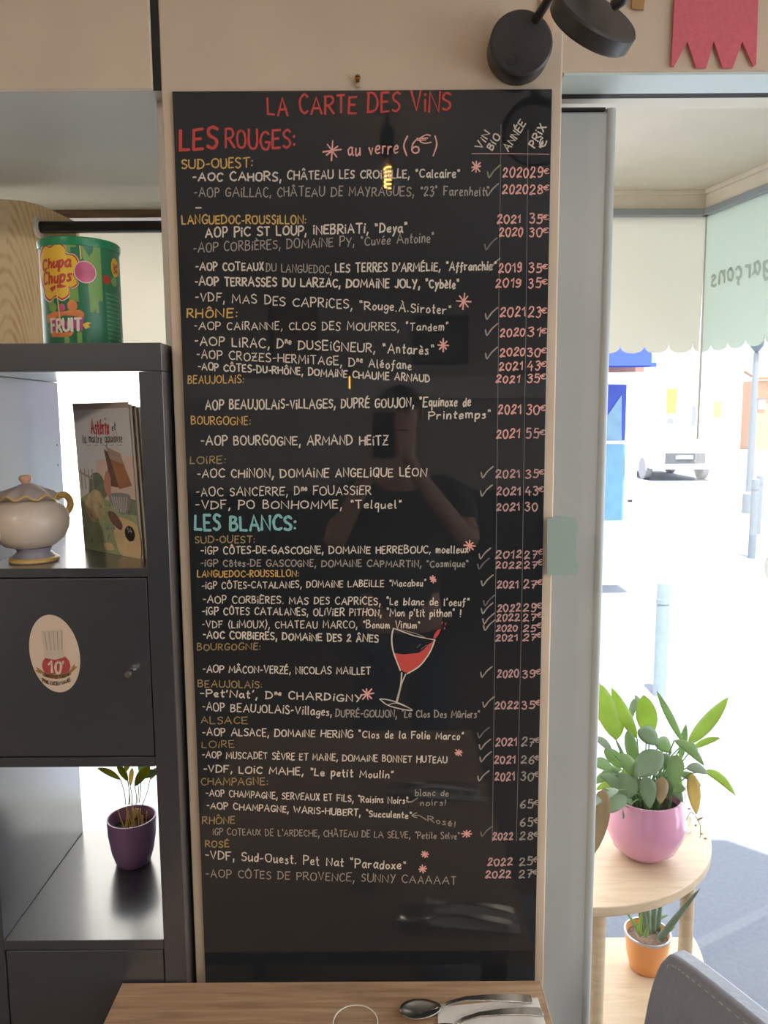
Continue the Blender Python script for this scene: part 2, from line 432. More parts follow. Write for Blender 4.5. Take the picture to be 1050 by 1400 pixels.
# the room shell behind the camera
struct(MB().box((-3.0, -4.6, -.12), (2.62, 1.62, 0)).build('floor', M_floor))
roof = [(-3.2, -4.8), (3.3, -4.8), (3.3, 1.38), (2.3, 1.56), (1.44, 2.36), (-3.2, 2.36)]  # unseen slab, cut corner shaped to set its shadow edge on the street
struct(MB().prism([(x, y, 2.75) for x, y in roof], (0, 0, .02)).build('ceiling', mat('ceiling_paint', (206, 200, 190), .6, var=.04, scale=5)))
M_backwall = mat('grey_wall_paint', (196, 188, 178), .6, var=.06, scale=5)
struct(MB().box((-3.12, -4.72, 0), (2.74, -4.6, 2.75)).build('wall_back', M_backwall))
struct(MB().box((-3.12, -4.6, 0), (-3.0, 2.2, 2.75)).build('wall_left', M_tan))
struct(MB().box((2.62, -4.6, 0), (2.74, -3.0, 2.75)).box((2.62, -3.0, 0), (2.74, 1.2, .75)).box((2.62, -3.0, 2.3), (2.74, 1.2, 2.75)).box((2.62, -1.0, .75), (2.74, -.9, 2.3)).build('wall_right', M_tan))
struct(MB().box((2.66, -3.0, .75), (2.67, 1.2, 2.3)).build('added_side_window', M_glass))  # unseen window added to bring cool daylight onto post and board

# ------------------------------------------------------------------ left display window (behind the shelf unit)
YW = 1.98
zs = atz(150, 1112, .69).z
struct(MB().box((-3.0, YW - .07, 0), (PL + .05, YW + .06, .69)).build('wall_window_left', M_white))
struct(MB().box((-3.0, 1.66, .665), (PL + .05, YW - .07, .69)).build('trim_3', M_white, bevel=.003))
struct(MB().box((-3.0, YW, .69), (PL + .05, YW + .008, zl)).build('window_1', M_glass))
zf = at(150, 300, YW - .03).z
struct(MB().box((-3.0, YW - .045, zf), (PL + .05, YW - .005, zl + .001)).build('trim_4', M_brownwood))
struct(MB().box((-.36, 1.3, 0), (PL + .02, YW + .06, zl)).build('wall_right_reveal', M_white))
# white roller blind in front of the upper pane
zbl = at(150, 500, YW - .02).z
M_blind = translucent('blind_fabric', (232, 228, 218), .55)
bl = MB().box((-1.1, YW - .022, zbl), (-.362, YW - .02, zf - .01)).build('roller_blind', M_blind)
tag(bl, 'plain white roller blind over the window behind the green tub', 'blind')

# ------------------------------------------------------------------ right display window
zso = ZC + .62                                    # soffit height
c0 = atz(968, 262, zso)
CX, CY = c0.x, c0.y
SD = Vector((.25, -.968, 0)).normalized()         # along the side pane, towards the room
SN = Vector((SD.y, -SD.x, 0))                      # points to the inside (-x)
if SN.x > 0: SN = -SN
CC = Vector((CX, CY, 0))
sp = lambda s, z, off=0.0: Vector((CX, CY, z)) + SD * s + SN * off
e = sp(1.0, 0)
struct(MB().prism([(PR + .01, 1.335, zso), (1.35, 1.335, zso), (sp(.8, 0).x + .1, sp(.8, 0).y, zso), (CX + .05, CY + .04, zso), (PR + .01, CY + .04, zso)], (0, 0, .03)).build('ceiling_right', M_cream2))
z288 = at(900, 288, CY).z; z296 = at(900, 297, CY).z
XL = PR + .02
# cream moulding, grey bar, glass
fr = MB().box((XL, CY - .012, z288), (CX, CY + .03, zso)).prism([sp(-.01, z288, .012), sp(1.0, z288, .012), sp(1.0, z288, -.03), sp(-.01, z288, -.03)], (0, 0, zso - z288))
struct(fr.build('trim_5', M_cream2))
ml = MB().box((XL, CY - .02, zso - .012), (CX - .004, CY - .011, zso + .001)).prism([sp(.0, zso - .012, .02), sp(1.0, zso - .012, .02), sp(1.0, zso - .012, .011), sp(.0, zso - .012, .011)], (0, 0, .013))
struct(ml.build('trim_6', M_cream2, bevel=.002))
bar = MB().box((XL, CY - .022, z296), (CX, CY + .02, z288)).prism([sp(0, z296, .022), sp(1.0, z296, .022), sp(1.0, z296, -.02), sp(0, z296, -.02)], (0, 0, z288 - z296))
struct(bar.build('trim_7', mat('grey_blue_rail', (150, 158, 164), .35), bevel=.002))
struct(MB().box((XL, CY, 0.03), (CX, CY + .008, z296)).prism([sp(0, 0.03), sp(1.0, 0.03), sp(1.0, 0.03, -.008), sp(0, 0.03, -.008)], (0, 0, z296 - .03)).build('window_2', M_glass))
struct(MB().box((XL, CY - .015, 0), (CX, CY + .02, .03)).prism([sp(0, 0, .015), sp(1.0, 0, .015), sp(1.0, 0, -.02), sp(0, 0, -.02)], (0, 0, .03)).build('baseboard_right', M_grey))
struct(MB().prism([(PR - .1, 1.3, -.1), (e.x, 1.3, -.1), (e.x, e.y, -.1), (CX, CY, -.1), (PR - .1, CY, -.1)], (0, 0, .1)).build('floor_display', M_floor))
# silicone corner joint
struct(MB().box((CX - .004, CY - .005, z296 - .62), (CX + .002, CY + .0, z296)).build('trim_8', mat('joint_grey', (190, 192, 184), .5)))
# cream film with a scalloped lower edge, on each pane
M_film = translucent('cream_film', (226, 224, 214), .5, rgb2=(222, 221, 214))
M_film2 = translucent('greenish_film', (220, 226, 218), .5, rgb2=(212, 222, 214))
zcus = at(914, 470, CY).z; zbot = at(900, 483, CY).z
pitch = (at(914, 470, CY).x - at(881, 470, CY).x)
def scallop(u0, u1, first):
    pts = []
    u = first
    while u < u1:
        for k in range(0, 13):
            a = math.pi * k / 12
            uu = u + pitch / 2 - math.cos(a) * pitch / 2
            if u0 <= uu <= u1: pts.append((uu, zcus - (zcus - zbot) * math.sin(a) ** .7))
        u += pitch
    return pts
xl = XL; xc = at(881, 470, CY).x
first = xc - pitch * math.ceil((xc - xl) / pitch)
low = scallop(xl, CX - .002, first)
poly = [Vector((xl, CY - .003, z296)), *[Vector((u, CY - .003, z)) for u, z in low], Vector((CX - .002, CY - .003, z296))]
f1 = MB().prism(poly, (0, .002, 0)).build('window_film', M_film)
tag(f1, 'cream frosted window film with scalloped lower edge beside grey post', 'window film')
low = scallop(.003, 1.0, -pitch * .35)
poly = [sp(.003, z296, .003)] + [sp(u, z, .003) for u, z in low] + [sp(1.0, z296, .003)]
f2 = MB().prism(poly, -SN * .002).build('window_film', M_film2)
tag(f2, 'pale green frosted film with mirrored grey lettering on angled pane', 'window film')
g = MB()
p1 = atp(1052, 380, sp(0, 0, .004), SN); p0 = atp(972, 386, sp(0, 0, .004), SN)
xd = (p0 - p1); xd.z = 0
ht = (atp(1010, 358, sp(0, 0, .004), SN) - atp(1010, 384, sp(0, 0, .004), SN)).length
write(g, "garçons", Vector((p1.x, p1.y, (p0.z + p1.z) / 2 + .004)), xd, (0, 0, 1), xd.length * .98, ht, .008, nudge=-.0006)
g.build('lettering', mat('grey_green_letters', (176, 190, 178), .6), f2)

# ------------------------------------------------------------------ grey window post
px0, px1 = at(768, 400, 1.34).x, at(832, 400, 1.34).x
ztop = at(800, 152, 1.34).z
struct(MB().box((PR - .004, 1.34, 0), (px1 - .006, 1.45, ztop)).build('trim_9', M_grey, bevel=.004))
struct(MB().lathe([(.009, 0), (.009, ztop + .004)], (px1 - .004, 1.345, 0), 20).build('trim_10', M_grey, smooth=40))
struct(MB().box((PR - .002, 1.335, ztop), (at(828, 150, 1.335).x, 1.42, ztop + .004)).build('post_gap_shade', M_dark))  # dark cap, shade of the gap over the post put into colour
zmol0 = at(900, 152, 1.43).z
struct(MB().box((PR + .004, 1.362, zr + .004), (2.0, 1.395, zso + .01)).box((PR + .004, 1.395, zr + .012), (2.0, 1.44, zso + .01)).build('trim_12', M_cream2, bevel=.002))

# ------------------------------------------------------------------ street outside
M_road = mat('asphalt', (98, 104, 116), .75, var=.08, scale=60, bump=.3)
struct(MB().box((-60, 1.62, -.16), (60, 90, -.06)).build('road', M_road))
# joints where floor meets street
M_render = mat('white_render', (238, 232, 222), .8, var=.03, scale=2)
M_shopblue = mat('shop_blue', (34, 60, 150), .6, var=.1, scale=4)
M_sky2 = mat('pale_sea_blue', (92, 134, 160), .6, var=.08, scale=9)
YS = 8.0
b1 = thing('shop_building', 'white rendered shop across the street with blue front', 'building', (0, YS, -.06))
xs1 = at(872, 600, YS).x
MB().box((-9, YS, -.06), (xs1, YS + 9, 6.5)).build('wall', M_render, b1)
def quadat(mb, x0, y0, x1, y1, Y, dep):
    a = at(x0, y0, Y); b = at(x1, y1, Y)
    mb.box((a.x, Y - dep, min(a.z, b.z)), (b.x, Y, max(a.z, b.z)))
    return mb
aw = MB(); A = at(700, 440, YS - .5); Bq = at(889, 476, YS - .5); Dq = at(878, 500, YS - .5)
aw.prism([Vector((A.x, YS - .9, Dq.z)), Vector((Dq.x, YS - .9, Dq.z)), Vector((Dq.x, YS, Dq.z + .55)), Vector((A.x, YS, Dq.z + .55))], (0, 0, -.04))
aw.build('awning', M_shopblue, b1)
quadat(MB(), 700, 440, 889, 500, YS - .9, .03).build('valance', M_shopblue, b1)
quadat(MB(), 700, 502, 878, 509, YS - .25, .05).build('awning_bar', mat('awning_bar_brown', (128, 92, 84), .6), b1)
quadat(MB(), 700, 527, 853, 602, YS, .04).build('poster', M_shopblue, b1)
mt = MB()
mt.prism([at(700, 690 - 90, YS - .05), at(850, 602, YS - .05), at(850, 540, YS - .05), at(826, 575, YS - .05), at(805, 600 - 10, YS - .05), at(700, 596, YS - .05)], (0, .01, 0))
mt.build('poster_hill', mat('poster_mist', (104, 136, 156), .7, var=.18, scale=6), b1)
quadat(MB(), 700, 608, 851, 711, YS, .03).build('shop_panel', M_sky2, b1)
quadat(MB(), 858, 683, 864, 686, YS, .02).build('door_handle', M_dark, b1)
# houses further down the street
def house(x0, x1, Y, top, label, m, wins, roofm=None):
    a = at(x0, 600, Y).x; b = at(x1, 600, Y).x; tz = at(x0, top, Y).z
    t = thing('town_house', label, 'building', ((a + b) / 2, Y, -.06), 'houses along the street')
    MB().box((a, Y, -.06), (b, Y + 8, tz)).build('wall', m, t)
    if roofm: MB().prism([(a - .2, Y - .3, tz), (b + .2, Y - .3, tz), (b + .2, Y + 4, tz + 1.4), (a - .2, Y + 4, tz + 1.4)], (0, 0, .15)).build('roof', roofm, t)
    for (wx0, wy0, wx1, wy1, mm) in wins:
        quadat(MB(), wx0, wy0, wx1, wy1, Y, .05).build('window', mm, t)
M_ochre = mat('ochre_shutter', (170, 110, 60), .7)
M_gw = mat('grey_window', (100, 104, 112), .4)
house(880, 962, 30, 380, 'tall white house with ochre shutters behind parked car', M_render, [(912, 531, 924, 565, M_ochre), (912, 572, 920, 592, M_gw), (946, 555, 950, 590, M_gw)])
house(966, 1012, 36, 420, 'pale narrow house with yellow ochre window beyond lamp post', M_render, [(976, 548, 985, 571, M_ochre), (992, 545, 996, 562, M_gw), (972, 576, 976, 600, M_gw)])
house(1030, 1130, 40, 520, 'low peach house with brown tiled roof at end of street', mat('peach_render', (156, 114, 84), .8, var=.06, scale=1), [(1034, 616, 1043, 630, M_gw), (1036, 545, 1046, 560, M_gw)], mat('roof_tile', (112, 70, 48), .8, var=.15, scale=6))
# parked car
YC = 21.0
cx = at(936, 640, YC).x
car = thing('parked_car', 'white car parked in the street with dark grille', 'car', (cx, YC, -.06))
body = []
for (y, z) in [(0, .32), (0, .82), (.25, .95), (1.0, 1.02), (1.6, 1.5), (3.0, 1.52), (3.9, 1.05), (4.1, .9), (4.1, .32)]:
    body.append(Vector((cx - .86, YC + y, z - .06)))
MB().prism(body, (1.72, 0, 0)).build('body', mat('car_white', (236, 238, 240), .25), car, bevel=.07)
MB().box((cx - .55, YC - .02, .42), (cx + .55, YC + .05, .72)).build('grille', mat('car_grille', (66, 68, 72), .4), car)
MB().box((cx - .26, YC - .04, .55), (cx + .2, YC - .015, .64)).build('number_plate', M_white, car)
MB().prism([(cx - .66, YC + 1.06, 1.0), (cx + .66, YC + 1.06, 1.0), (cx + .6, YC + 1.56, 1.4), (cx - .6, YC + 1.56, 1.4)], (0, -.06, .03)).build('windscreen', mat('car_glass', (120, 128, 134), .1), car)
for sx in (-.8, .8):
    for sy in (.8, 3.2):
        MB().lathe([(.3, -.1), (.32, -.08), (.32, .08), (.3, .1)], (cx + sx, YC + sy, .26), 24, Matrix.Rotation(math.pi / 2, 3, 'Y')).build('wheel', mat('tyre', (128, 128, 130), .7), car, smooth=40)
    MB().box((cx + sx - .12, YC - .02, .66), (cx + sx + .12, YC + .05, .8)).build('headlamp', M_metal, car)
# lamp post and thin posts
YP = 14.0
q = at(1026, 640, YP)
lp = thing('lamp_post', 'tall slim grey lamp post in the sunlit street', 'lamp post', (q.x, YP, -.06))
MB().tube([(q.x, YP, -.06), (q.x, YP, at(1027, 482, YP).z)], [.07, .05], 14).build('pole', mat('post_grey', (78, 88, 98), .5), lp, smooth=40)
MB().lathe([(.11, -.06), (.11, .3), (.075, .34)], (q.x, YP, 0), 16).build('base', MATS['post_grey'], lp, smooth=40)
MB().lathe([(.03, 0), (.12, .12), (.13, .4), (.05, .5)], (q.x, YP, at(1027, 482, YP).z), 16).build('lantern', MATS['post_grey'], lp, smooth=40)
def bollard(px, pyt, Y, r, label, m, cap=True):
    q = at(px, 600, Y); zt = at(px, pyt, Y).z
    t = thing('bollard', label, 'bollard', (q.x, Y, -.06), 'bollards on the pavement')
    MB().lathe([(r, -.06), (r, zt - .06), (r * .94, zt)], (q.x, Y, 0), 24).build('post', m, t, smooth=40)
    MB().lathe([(r * 1.06, zt - .13), (r * 1.06, zt - .1)], (q.x, Y, 0), 24).build('collar', m, t, smooth=40)
M_boll = mat('pale_blue_metal', (110, 124, 130), .45, var=.08, scale=20)
zg = 4.75
bollard(915, 797, zg, .04, 'pale blue steel bollard just outside the window above pink pot', M_boll)
bollard(1036, 655, 9.5, .045, 'thin grey bollard beside lamp post', MATS['post_grey'])
bollard(1042, 650, 11.5, .05, 'second thin grey bollard, just behind the nearer one by lamp post', MATS['post_grey'])
# round sticker on the angled pane
ctr = atp(1060, 778, sp(0, 0, .004), SN)
st = MB().lathe([(.038, 0), (.038, .001)], (0, 0, 0), 40)
R3 = Matrix((SD, Vector((0, 0, 1)), SN)).transposed()
st.v = [ctr + R3 @ v for v in st.v]
tag(st.build('round_sticker', mat('sticker_green', (196, 206, 200), .6)), 'round pale green sticker on the angled window pane', 'sticker')

# ------------------------------------------------------------------ the wine board
YF = YB
bx0, bx1 = at(239, 300, YB).x, at(750, 300, YB).x
BL = [at(234, 124.5, YB), at(754, 122, YB), at(732, 1343, YB), at(282, 1343, YB)]
zT = (BL[0].z + BL[1].z) / 2
xLft = (BL[0].x + BL[3].x) / 2; xRgt = (BL[1].x + BL[2].x) / 2
board = thing('wine_board', 'tall glossy black board covered in handwritten wine list', 'menu board', ((xLft + xRgt) / 2, YB, .72))
MB().box((xLft, YB, .72), (xRgt, YB + .005, zT)).build('panel', M_board, board, bevel=.001)
INK = {
 'w': mat('ink_cream', (214, 204, 190), .7), 'g': mat('ink_grey', (158, 150, 140), .7), 'y': mat('ink_yellow', (206, 168, 96), .7),
 'f': mat('ink_faded_yellow', (160, 138, 92), .7), 'r': mat('ink_red', (200, 74, 68), .7), 'p': mat('ink_pink', (228, 170, 160), .7),
 'q': mat('ink_pale_glare_pink', (194, 156, 152), .7), 't': mat('ink_teal', (132, 190, 190), .7), 'o': mat('ink_olive', (132, 142, 98), .7),  # the paler pink also carries glare for the lower rows
 'd': mat('ink_faint', (112, 106, 104), .7)}
YI = YB - .0004
def line(text, x0, y0, x1, y1, h, ink='w', w=2.0, name='wine_line'):
    a = at(x0, y0, YI); b = at(x1, y1, YI); hh = (at(x0, y0 - h, YI) - a).length
    mb = MB(); pxm = (at(x0 + 1, y0, YI) - a).length
    write(mb, text, a, b - a, (0, 0, 1), (b - a).length, hh * (.87 if h < 16 else 1), w * pxm * .84, nudge=0)
    return mb.build(name, INK[ink], board)
H = 'heading'
line("LA CARTE DES ViNS", 366, 157, 616, 151, 25, 'r', 3.4, 'title')
line("LES", 246, 205, 297, 203, 27, 'r', 5.0, H); line("ROUGES:", 309, 203, 403, 202, 26, 'r', 3.6, H)
line("au verre", 476, 213, 544, 209, 17, 'p', 2.4, 'note'); line("(6 )", 552, 209, 597, 208, 22, 'p', 2.4, 'note'); line("€", 572, 197, 589, 196, 14, 'p', 2.0, 'note')
L = [
 ("SUD-OUEST:", 249, 231, 345, 228, 15, 'y', 2.4, H),
 ('-AOC CAHORS,', 264, 247, 384, 247, 13, 'w', 2.6), ('CHÂTEAU LES CROiSiLLE, "Calcaire"', 393, 245, 628, 242, 13, 'w', 2.2),
 ('-AOP GAiLLAC, CHÂTEAU DE MAYRAGUES, "23° Farenheit"', 266, 269, 668, 267, 14, 'g', 1.9),
 ("_", 267, 285, 275, 285, 12, 'w', 2),
 ("LANGUEDOC-ROUSSiLLON:", 249, 306, 418, 306, 13, 'y', 2.2, H),
 ('AOP PiC ST LOUP, iNEBRiATi, "Deya"', 281, 324, 556, 317, 14, 'w', 2.5),
 ('-AOP CORBiÈRES, DOMAiNE PY, "Cuvée Antoine"', 265, 345, 593, 331, 14, 'g', 1.8),
 ('-AOP COTEAUX', 268, 369, 360, 370, 12, 'w', 2.3), ('DU LANGUEDOC,', 364, 371, 453, 373, 12, 'g', 1.7), ('LES TERRES D\'ARMÉLiE, "Affranchie"', 459, 372, 678, 369, 13, 'w', 2.3),
 ('-AOP TERRASSES DU LARZAC, DOMAiNE JOLY, "Cybèle"', 267, 390, 627, 394, 13, 'w', 2.5),
 ('-VDF, MAS DES CAPRiCES, "Rouge.À.Siroter"', 267, 411, 616, 429, 13, 'w', 1.9),
 ("RHÔNE:", 256, 434, 324, 434, 13, 'y', 2.3, H),
 ('-AOP CAiRANNE, CLOS DES MOURRES, "Tandem"', 266, 450, 612, 452, 12, 'w', 1.7),
 ('-AOP LiRAC, D^ne^ DUSEiGNEUR, "Antarès"', 267, 471, 592, 485, 14, 'w', 2.1),
 ('-AOP CROZES-HERMiTAGE, D^ne^ Aléofane', 269, 489, 562, 505, 13, 'w', 1.9),
 ('-AOP CÔTES-DU-RHÔNE, DOMAiNE CHAUME ARNAUD', 271, 505, 587, 522, 11, 'w', 2.2),
 ("BEAUJOLAiS:", 257, 524, 333, 524, 12, 'y', 1.7, H),
 ('AOP BEAUJOLAiS-ViLLAGES, DUPRÉ GOUJON, "Equinoxe de', 281, 560, 643, 555, 14, 'w', 2.3), ('Printemps"', 586, 573, 670, 571, 12, 'w', 2.2),
 ("BOURGOGNE:", 262, 580, 342, 581, 12, 'y', 1.8, H),
 ('-AOP BOURGOGNE, ARMAND HEiTZ', 275, 608, 530, 608, 14, 'w', 2.2),
 ("LOiRE:", 260, 634, 308, 633, 11, 'f', 1.7, H),
 ('-AOC CHiNON, DOMAiNE ANGELiQUE LÉON', 270, 653, 583, 651, 13, 'w', 2.1),
 ('-AOC SANCERRE, D^ne^ FOUASSiER', 269, 678, 507, 676, 13, 'w', 1.8),
 ('-VDF, PO BONHOMME, "Telquel"', 268, 695, 548, 695, 12, 'w', 2.0),
 ("LES BLANCS:", 267, 725, 404, 725, 20, 't', 4.4, H),
 ("SUD-OUEST:", 267, 742, 348, 742, 11, 'f', 1.8, H),
 ('-iGP CÔTES-DE-GASCOGNE, DOMAiNE HERREBOUC, moelleux', 275, 757, 640, 756, 11, 'w', 1.9),
 ('-iGP Côtes-DE GASCOGNE, DOMAiNE CAPMARTiN, "Cosmique"', 275, 774, 640, 775, 10, 'g', 1.9),
 ("LANGUEDOC-ROUSSiLLON:", 270, 789, 408, 788, 10, 'y', 1.8, H),
 ('-iGP CÔTES-CATALANES, DOMAiNE LABEiLLE "Macabeu"', 276, 805, 582, 801, 10, 'w', 1.7),
 ('-AOP CORBiÈRES. MAS DES CAPRiCES, "Le blanc de l\'oeuf"', 278, 824, 641, 828, 11, 'w', 1.8),
 ('-iGP CÔTES CATALANES, OLiViER PiTHON, "Mon p\'tit pithon" !', 277, 840, 630, 843, 11, 'w', 1.9),
 ('-VDF (LiMOUX), CHATEAU MARCO, "Bonum Vinum"', 277, 858, 574, 859, 11, 'w', 1.7),
 ('-AOC CORBiERES, DOMAiNE DES 2 ÂNES', 278, 872, 517, 878, 11, 'w', 2.2),
 ("BOURGOGNE:", 270, 889, 356, 888, 10, 'f', 1.7, H),
 ('-AOP MÂCON-VERZÉ, NiCOLAS MAiLLET', 278, 919, 506, 922, 11, 'w', 1.9),
 ("BEAUJOLAiS:", 271, 939, 358, 941, 11, 'f', 1.7, H),
 ("-Pet'Nat', D^ne^ CHARDiGNY", 274, 952, 494, 959, 11, 'w', 2.1),
 ('-AOP BEAUJOLAiS-Villages,', 277, 971, 453, 978, 12, 'w', 1.9), ('DUPRÉ-GOUJON, "Le Clos Des Mûriers"', 459, 980, 655, 981, 11, 'g', 1.9),
 ("ALSACE", 275, 989, 338, 989, 11, 'f', 1.7, H),
 ('-AOP ALSACE, DOMAiNE HERiNG "Clos de la Folie Marco"', 277, 1005, 633, 1011, 11, 'w', 1.9),
 ("LOiRE", 276, 1022, 320, 1022, 10, 'f', 1.5, H),
 ('-AOP MUSCADET SÈVRE ET MAiNE, DOMAiNE BONNET HUTEAU', 277, 1036, 611, 1043, 10, 'w', 1.8),
 ('-VDF, LOiC MAHE, "Le petit Moulin"', 279, 1055, 537, 1064, 11, 'w', 2.1),
 ("CHAMPAGNE:", 275, 1073, 366, 1073, 11, 'f', 1.7, H),
 ('-AOP CHAMPAGNE, SERVEAUX ET FiLS, "Raisins Noirs"', 282, 1088, 557, 1099, 10, 'w', 1.8),
 ("blanc de", 568, 1088, 613, 1088, 9, 'g', 1.4, 'note'), ("noirs!", 575, 1101, 609, 1101, 9, 'g', 1.5, 'note'),
 ('-AOP CHAMPAGNE, WARiS-HUBERT, "Succulente"', 283, 1105, 562, 1119, 10, 'w', 1.9),
 ("Rosé!", 585, 1123, 622, 1131, 9, 'g', 1.5, 'note'),
 ("RHÔNE", 277, 1126, 321, 1126, 11, 'f', 1.9, H),
 ('iGP COTEAUX DE L\'ARDECHE, CHÂTEAU DE LA SELVE, "Petite Selve"', 291, 1141, 628, 1147, 10, 'g', 1.5),
 ("ROSÉ", 281, 1158, 313, 1158, 10, 'f', 2.0, H),
 ('-VDF, Sud-Ouest. Pet Nat "Paradoxe"', 281, 1174, 554, 1189, 13, 'w', 2.0),
 ('-AOP CÔTES DE PROVENCE, SUNNY CAAAAAT', 282, 1199, 623, 1209, 12, 'g', 1.6),
]
for l in L: line(*l)
# column heads, slanted
def slanted(text, x0, y0, x1, y1, h, w=1.9):
    a = at(x0, y0, YI); b = at(x1, y1, YI); d = (b - a); pxm = (at(x0 + 1, y0, YI) - a).length
    up = Vector((-d.z, 0, d.x)).normalized(); mb = MB()
    write(mb, text, a, d, up, d.length, h * pxm, w * pxm)
    mb.build('column_head', INK['w'], board)
slanted("ViN", 658, 205, 670, 183, 9); slanted("BiO", 673, 206, 684, 187, 9)
slanted("ANNÉE", 695, 207, 719, 169, 10); slanted("PRiX", 731, 202, 747, 174, 10); slanted("€", 742, 203, 748, 193, 9)
# column rules
def rule(pts, ink='d', w=.9):
    mb = MB(); P = [at(x, y, YI + .0001) for x, y in pts]
    pxm = .0012
    ribbon(mb, [Vector((p.x, p.z)) for p in P], w * pxm, lambda u, v: Vector((u, YI + .0001, v)), 0)
    mb.build('column_rule', INK[ink], board)
rule([(645, 210), (700, 210), (751, 211)], 'q', 1.0)
rule([(685, 170), (682, 420), (679, 700), (675, 1000), (673, 1151)], 'd'); rule([(722, 178), (719, 450), (713, 850), (706, 1150)], 'd')
# years and prices
ROWS = [(242, 688, 722, '2020', '29€', 14), (265, 687, 721, '2020', '28€', 13), (305, 680, 711, '2021', '35€', 13), (323, 683, 714, '2020', '30€', 13),
 (372, 682, 713, '2019', '35€', 13), (393, 678, 712, '2019', '35€', 13), (433, 684, 718, '2021', '23€', 14), (460, 684, 717, '2020', '31€', 12),
 (487, 684, 717, '2020', '30€', 12), (506, 683, 714, '2021', '43€', 12), (523, 678, 710, '2021', '35€', 11), (566, 681, 712, '2021', '30€', 13),
 (599, 679, 710, '2021', '55€', 13), (653, 678, 710, '2021', '35€', 12), (677, 679, 711, '2021', '43€', 12), (698, 679, 710, '2021', '30', 11),
 (763, 678, 712, '2012', '27€', 11), (777, 678, 712, '2022', '27€', 10), (804, 680, 708, '2021', '27€', 11), (836, 680, 711, '2022', '29€', 11),
 (849, 679, 710, '2022', '27€', 10), (863, 679, 707, '2020', '25€', 9), (876, 678, 707, '2021', '27€', 9), (926, 680, 709, '2020', '39€', 11),
 (969, 677, 708, '2022', '35€', 11), (1020, 678, 706, '2021', '27€', 12), (1044, 676, 704, '2021', '26€', 11), (1067, 677, 703, '2021', '30€', 12),
 (1105, 0, 0, '', '65€', 12), (1130, 0, 0, '', '65€', 12), (1148, 674, 701, '2022', '28€', 11), (1183, 667, 700, '2022', '25€', 11), (1200, 664, 698, '2022', '27€', 11)]
for (y, x0, x1, yr, pr, h) in ROWS:
    t = (y - 242) / 958.0; ink = 'p' if y < 620 else 'q'  # lower rows turn paler: glare over the board put into the ink
    if yr: line(yr, x0, y, x1, y - .5, h, ink, 2.4, 'vintage')
    pa = 725 - 15 * t; ink2 = 'p' if y < 570 else ('q' if y < 1000 else 'g')
    n = len(pr); e = '€' in pr
    line(pr.replace('€', ''), pa, y, pa + 17, y, h * 1.1, ink2, 2.2, 'price')
    if e: line('€', pa + 18, y - 5, pa + 25.5, y - 5, 7.5, ink2, 1.6, 'euro_sign')
# ticks
for (x, y, k) in [(674, 236, 'o'), (672, 261, 'g'), (670, 335, 'd'), (674, 363, 'g'), (671, 430, 'g'), (671, 452, 'g'), (671, 484, 'g'), (665, 647, 'g'), (664, 672, 'g'),
                  (662, 758, 'g'), (660, 772, 'd'), (665, 795, 'g'), (668, 822, 'd'), (665, 833, 'g'), (667, 847, 'g'), (668, 856, 'g'), (664, 920, 'g'), (667, 961, 'g'),
                  (660, 1003, 'd'), (662, 1019, 'g'), (663, 1036, 'g'), (660, 1062, 'g'), (664, 1138, 'd')]:
    mb = MB(); c = at(x, y, YI); s = .0012
    pts = [Vector((-7, 1)), Vector((-5, -6)), Vector((1, 2)), Vector((9, 9))]
    ribbon(mb, smoothline([p * s for p in pts], 3), 1.9 * s, lambda u, v: c + Vector((u, 0, v)))
    mb.build('check_mark', INK[k], board)
# red stars
for (x, y, r) in [(454, 206, 12), (651, 228, 7), (634, 412, 10), (606, 472, 8), (642, 746, 8), (592, 792, 5), (502, 949, 9), (627, 1029, 6), (638, 1140, 7), (581, 1168, 6), (578, 1188, 6)]:
    mb = MB(); c = at(x, y, YI); s = .0012
    for k in range(4):
        a = math.pi * k / 4 + rnd.uniform(-.15, .15); rr = r * s * rnd.uniform(.75, 1.1)
        d = Vector((math.cos(a), math.sin(a))) * rr
        ribbon(mb, [-d, Vector((0, 0)) + d * .1, d], 2.0 * s, lambda u, v: c + Vector((u, -.00003 * k, v)))
    mb.build('asterisk', INK['p'], board)
# arrows to the notes
for pts in ([(571, 1091), (563, 1096), (557, 1095)], [(558, 1091), (556, 1096), (562, 1097)], [(583, 1121), (573, 1115), (564, 1115)], [(570, 1111), (563, 1115), (570, 1118)]):
    mb = MB(); P = [at(x, y, YI) for x, y in pts]
    ribbon(mb, smoothline([Vector((p.x, p.z)) for p in P], 4), .0017, lambda u, v: Vector((u, YI, v)))
    mb.build('arrow', INK['g'], board)
# the drawn wine glass
def R8(x, y): return (490 + x / 3.75, 820 + y / 3.75)
def pen(pts, w, ink, name, k=5, lay=0.0):
    mb = MB(); P = [at(*R8(*p), YI) for p in pts]
    ribbon(mb, smoothline([Vector((p.x, p.z)) for p in P], k), w * .0012, lambda u, v: Vector((u, YI - lay, v)), .1)
    mb.build(name, INK[ink], board)
wine = [(183, 272), (210, 278), (240, 280), (275, 276), (310, 272), (335, 255), (360, 228), (390, 208), (372, 255), (345, 300), (310, 340), (255, 374), (236, 372), (214, 352), (195, 310)]
MB().face([at(*R8(*p), YI + .0001) for p in wine]).build('drawn_wine', INK['r'], board)
MB().face([at(*R8(*p), YI + .0001) for p in [(384, 200), (388, 180), (405, 155), (424, 148), (412, 176), (398, 196)]]).build('drawn_wine', INK['r'], board)
pen([(180, 146), (172, 180), (172, 225), (182, 275), (215, 362)], 1.9, 'w', 'drawn_glass', lay=.0002)
pen([(392, 205), (372, 258), (345, 302), (308, 344), (252, 378)], 1.9, 'w', 'drawn_glass', lay=.0002)
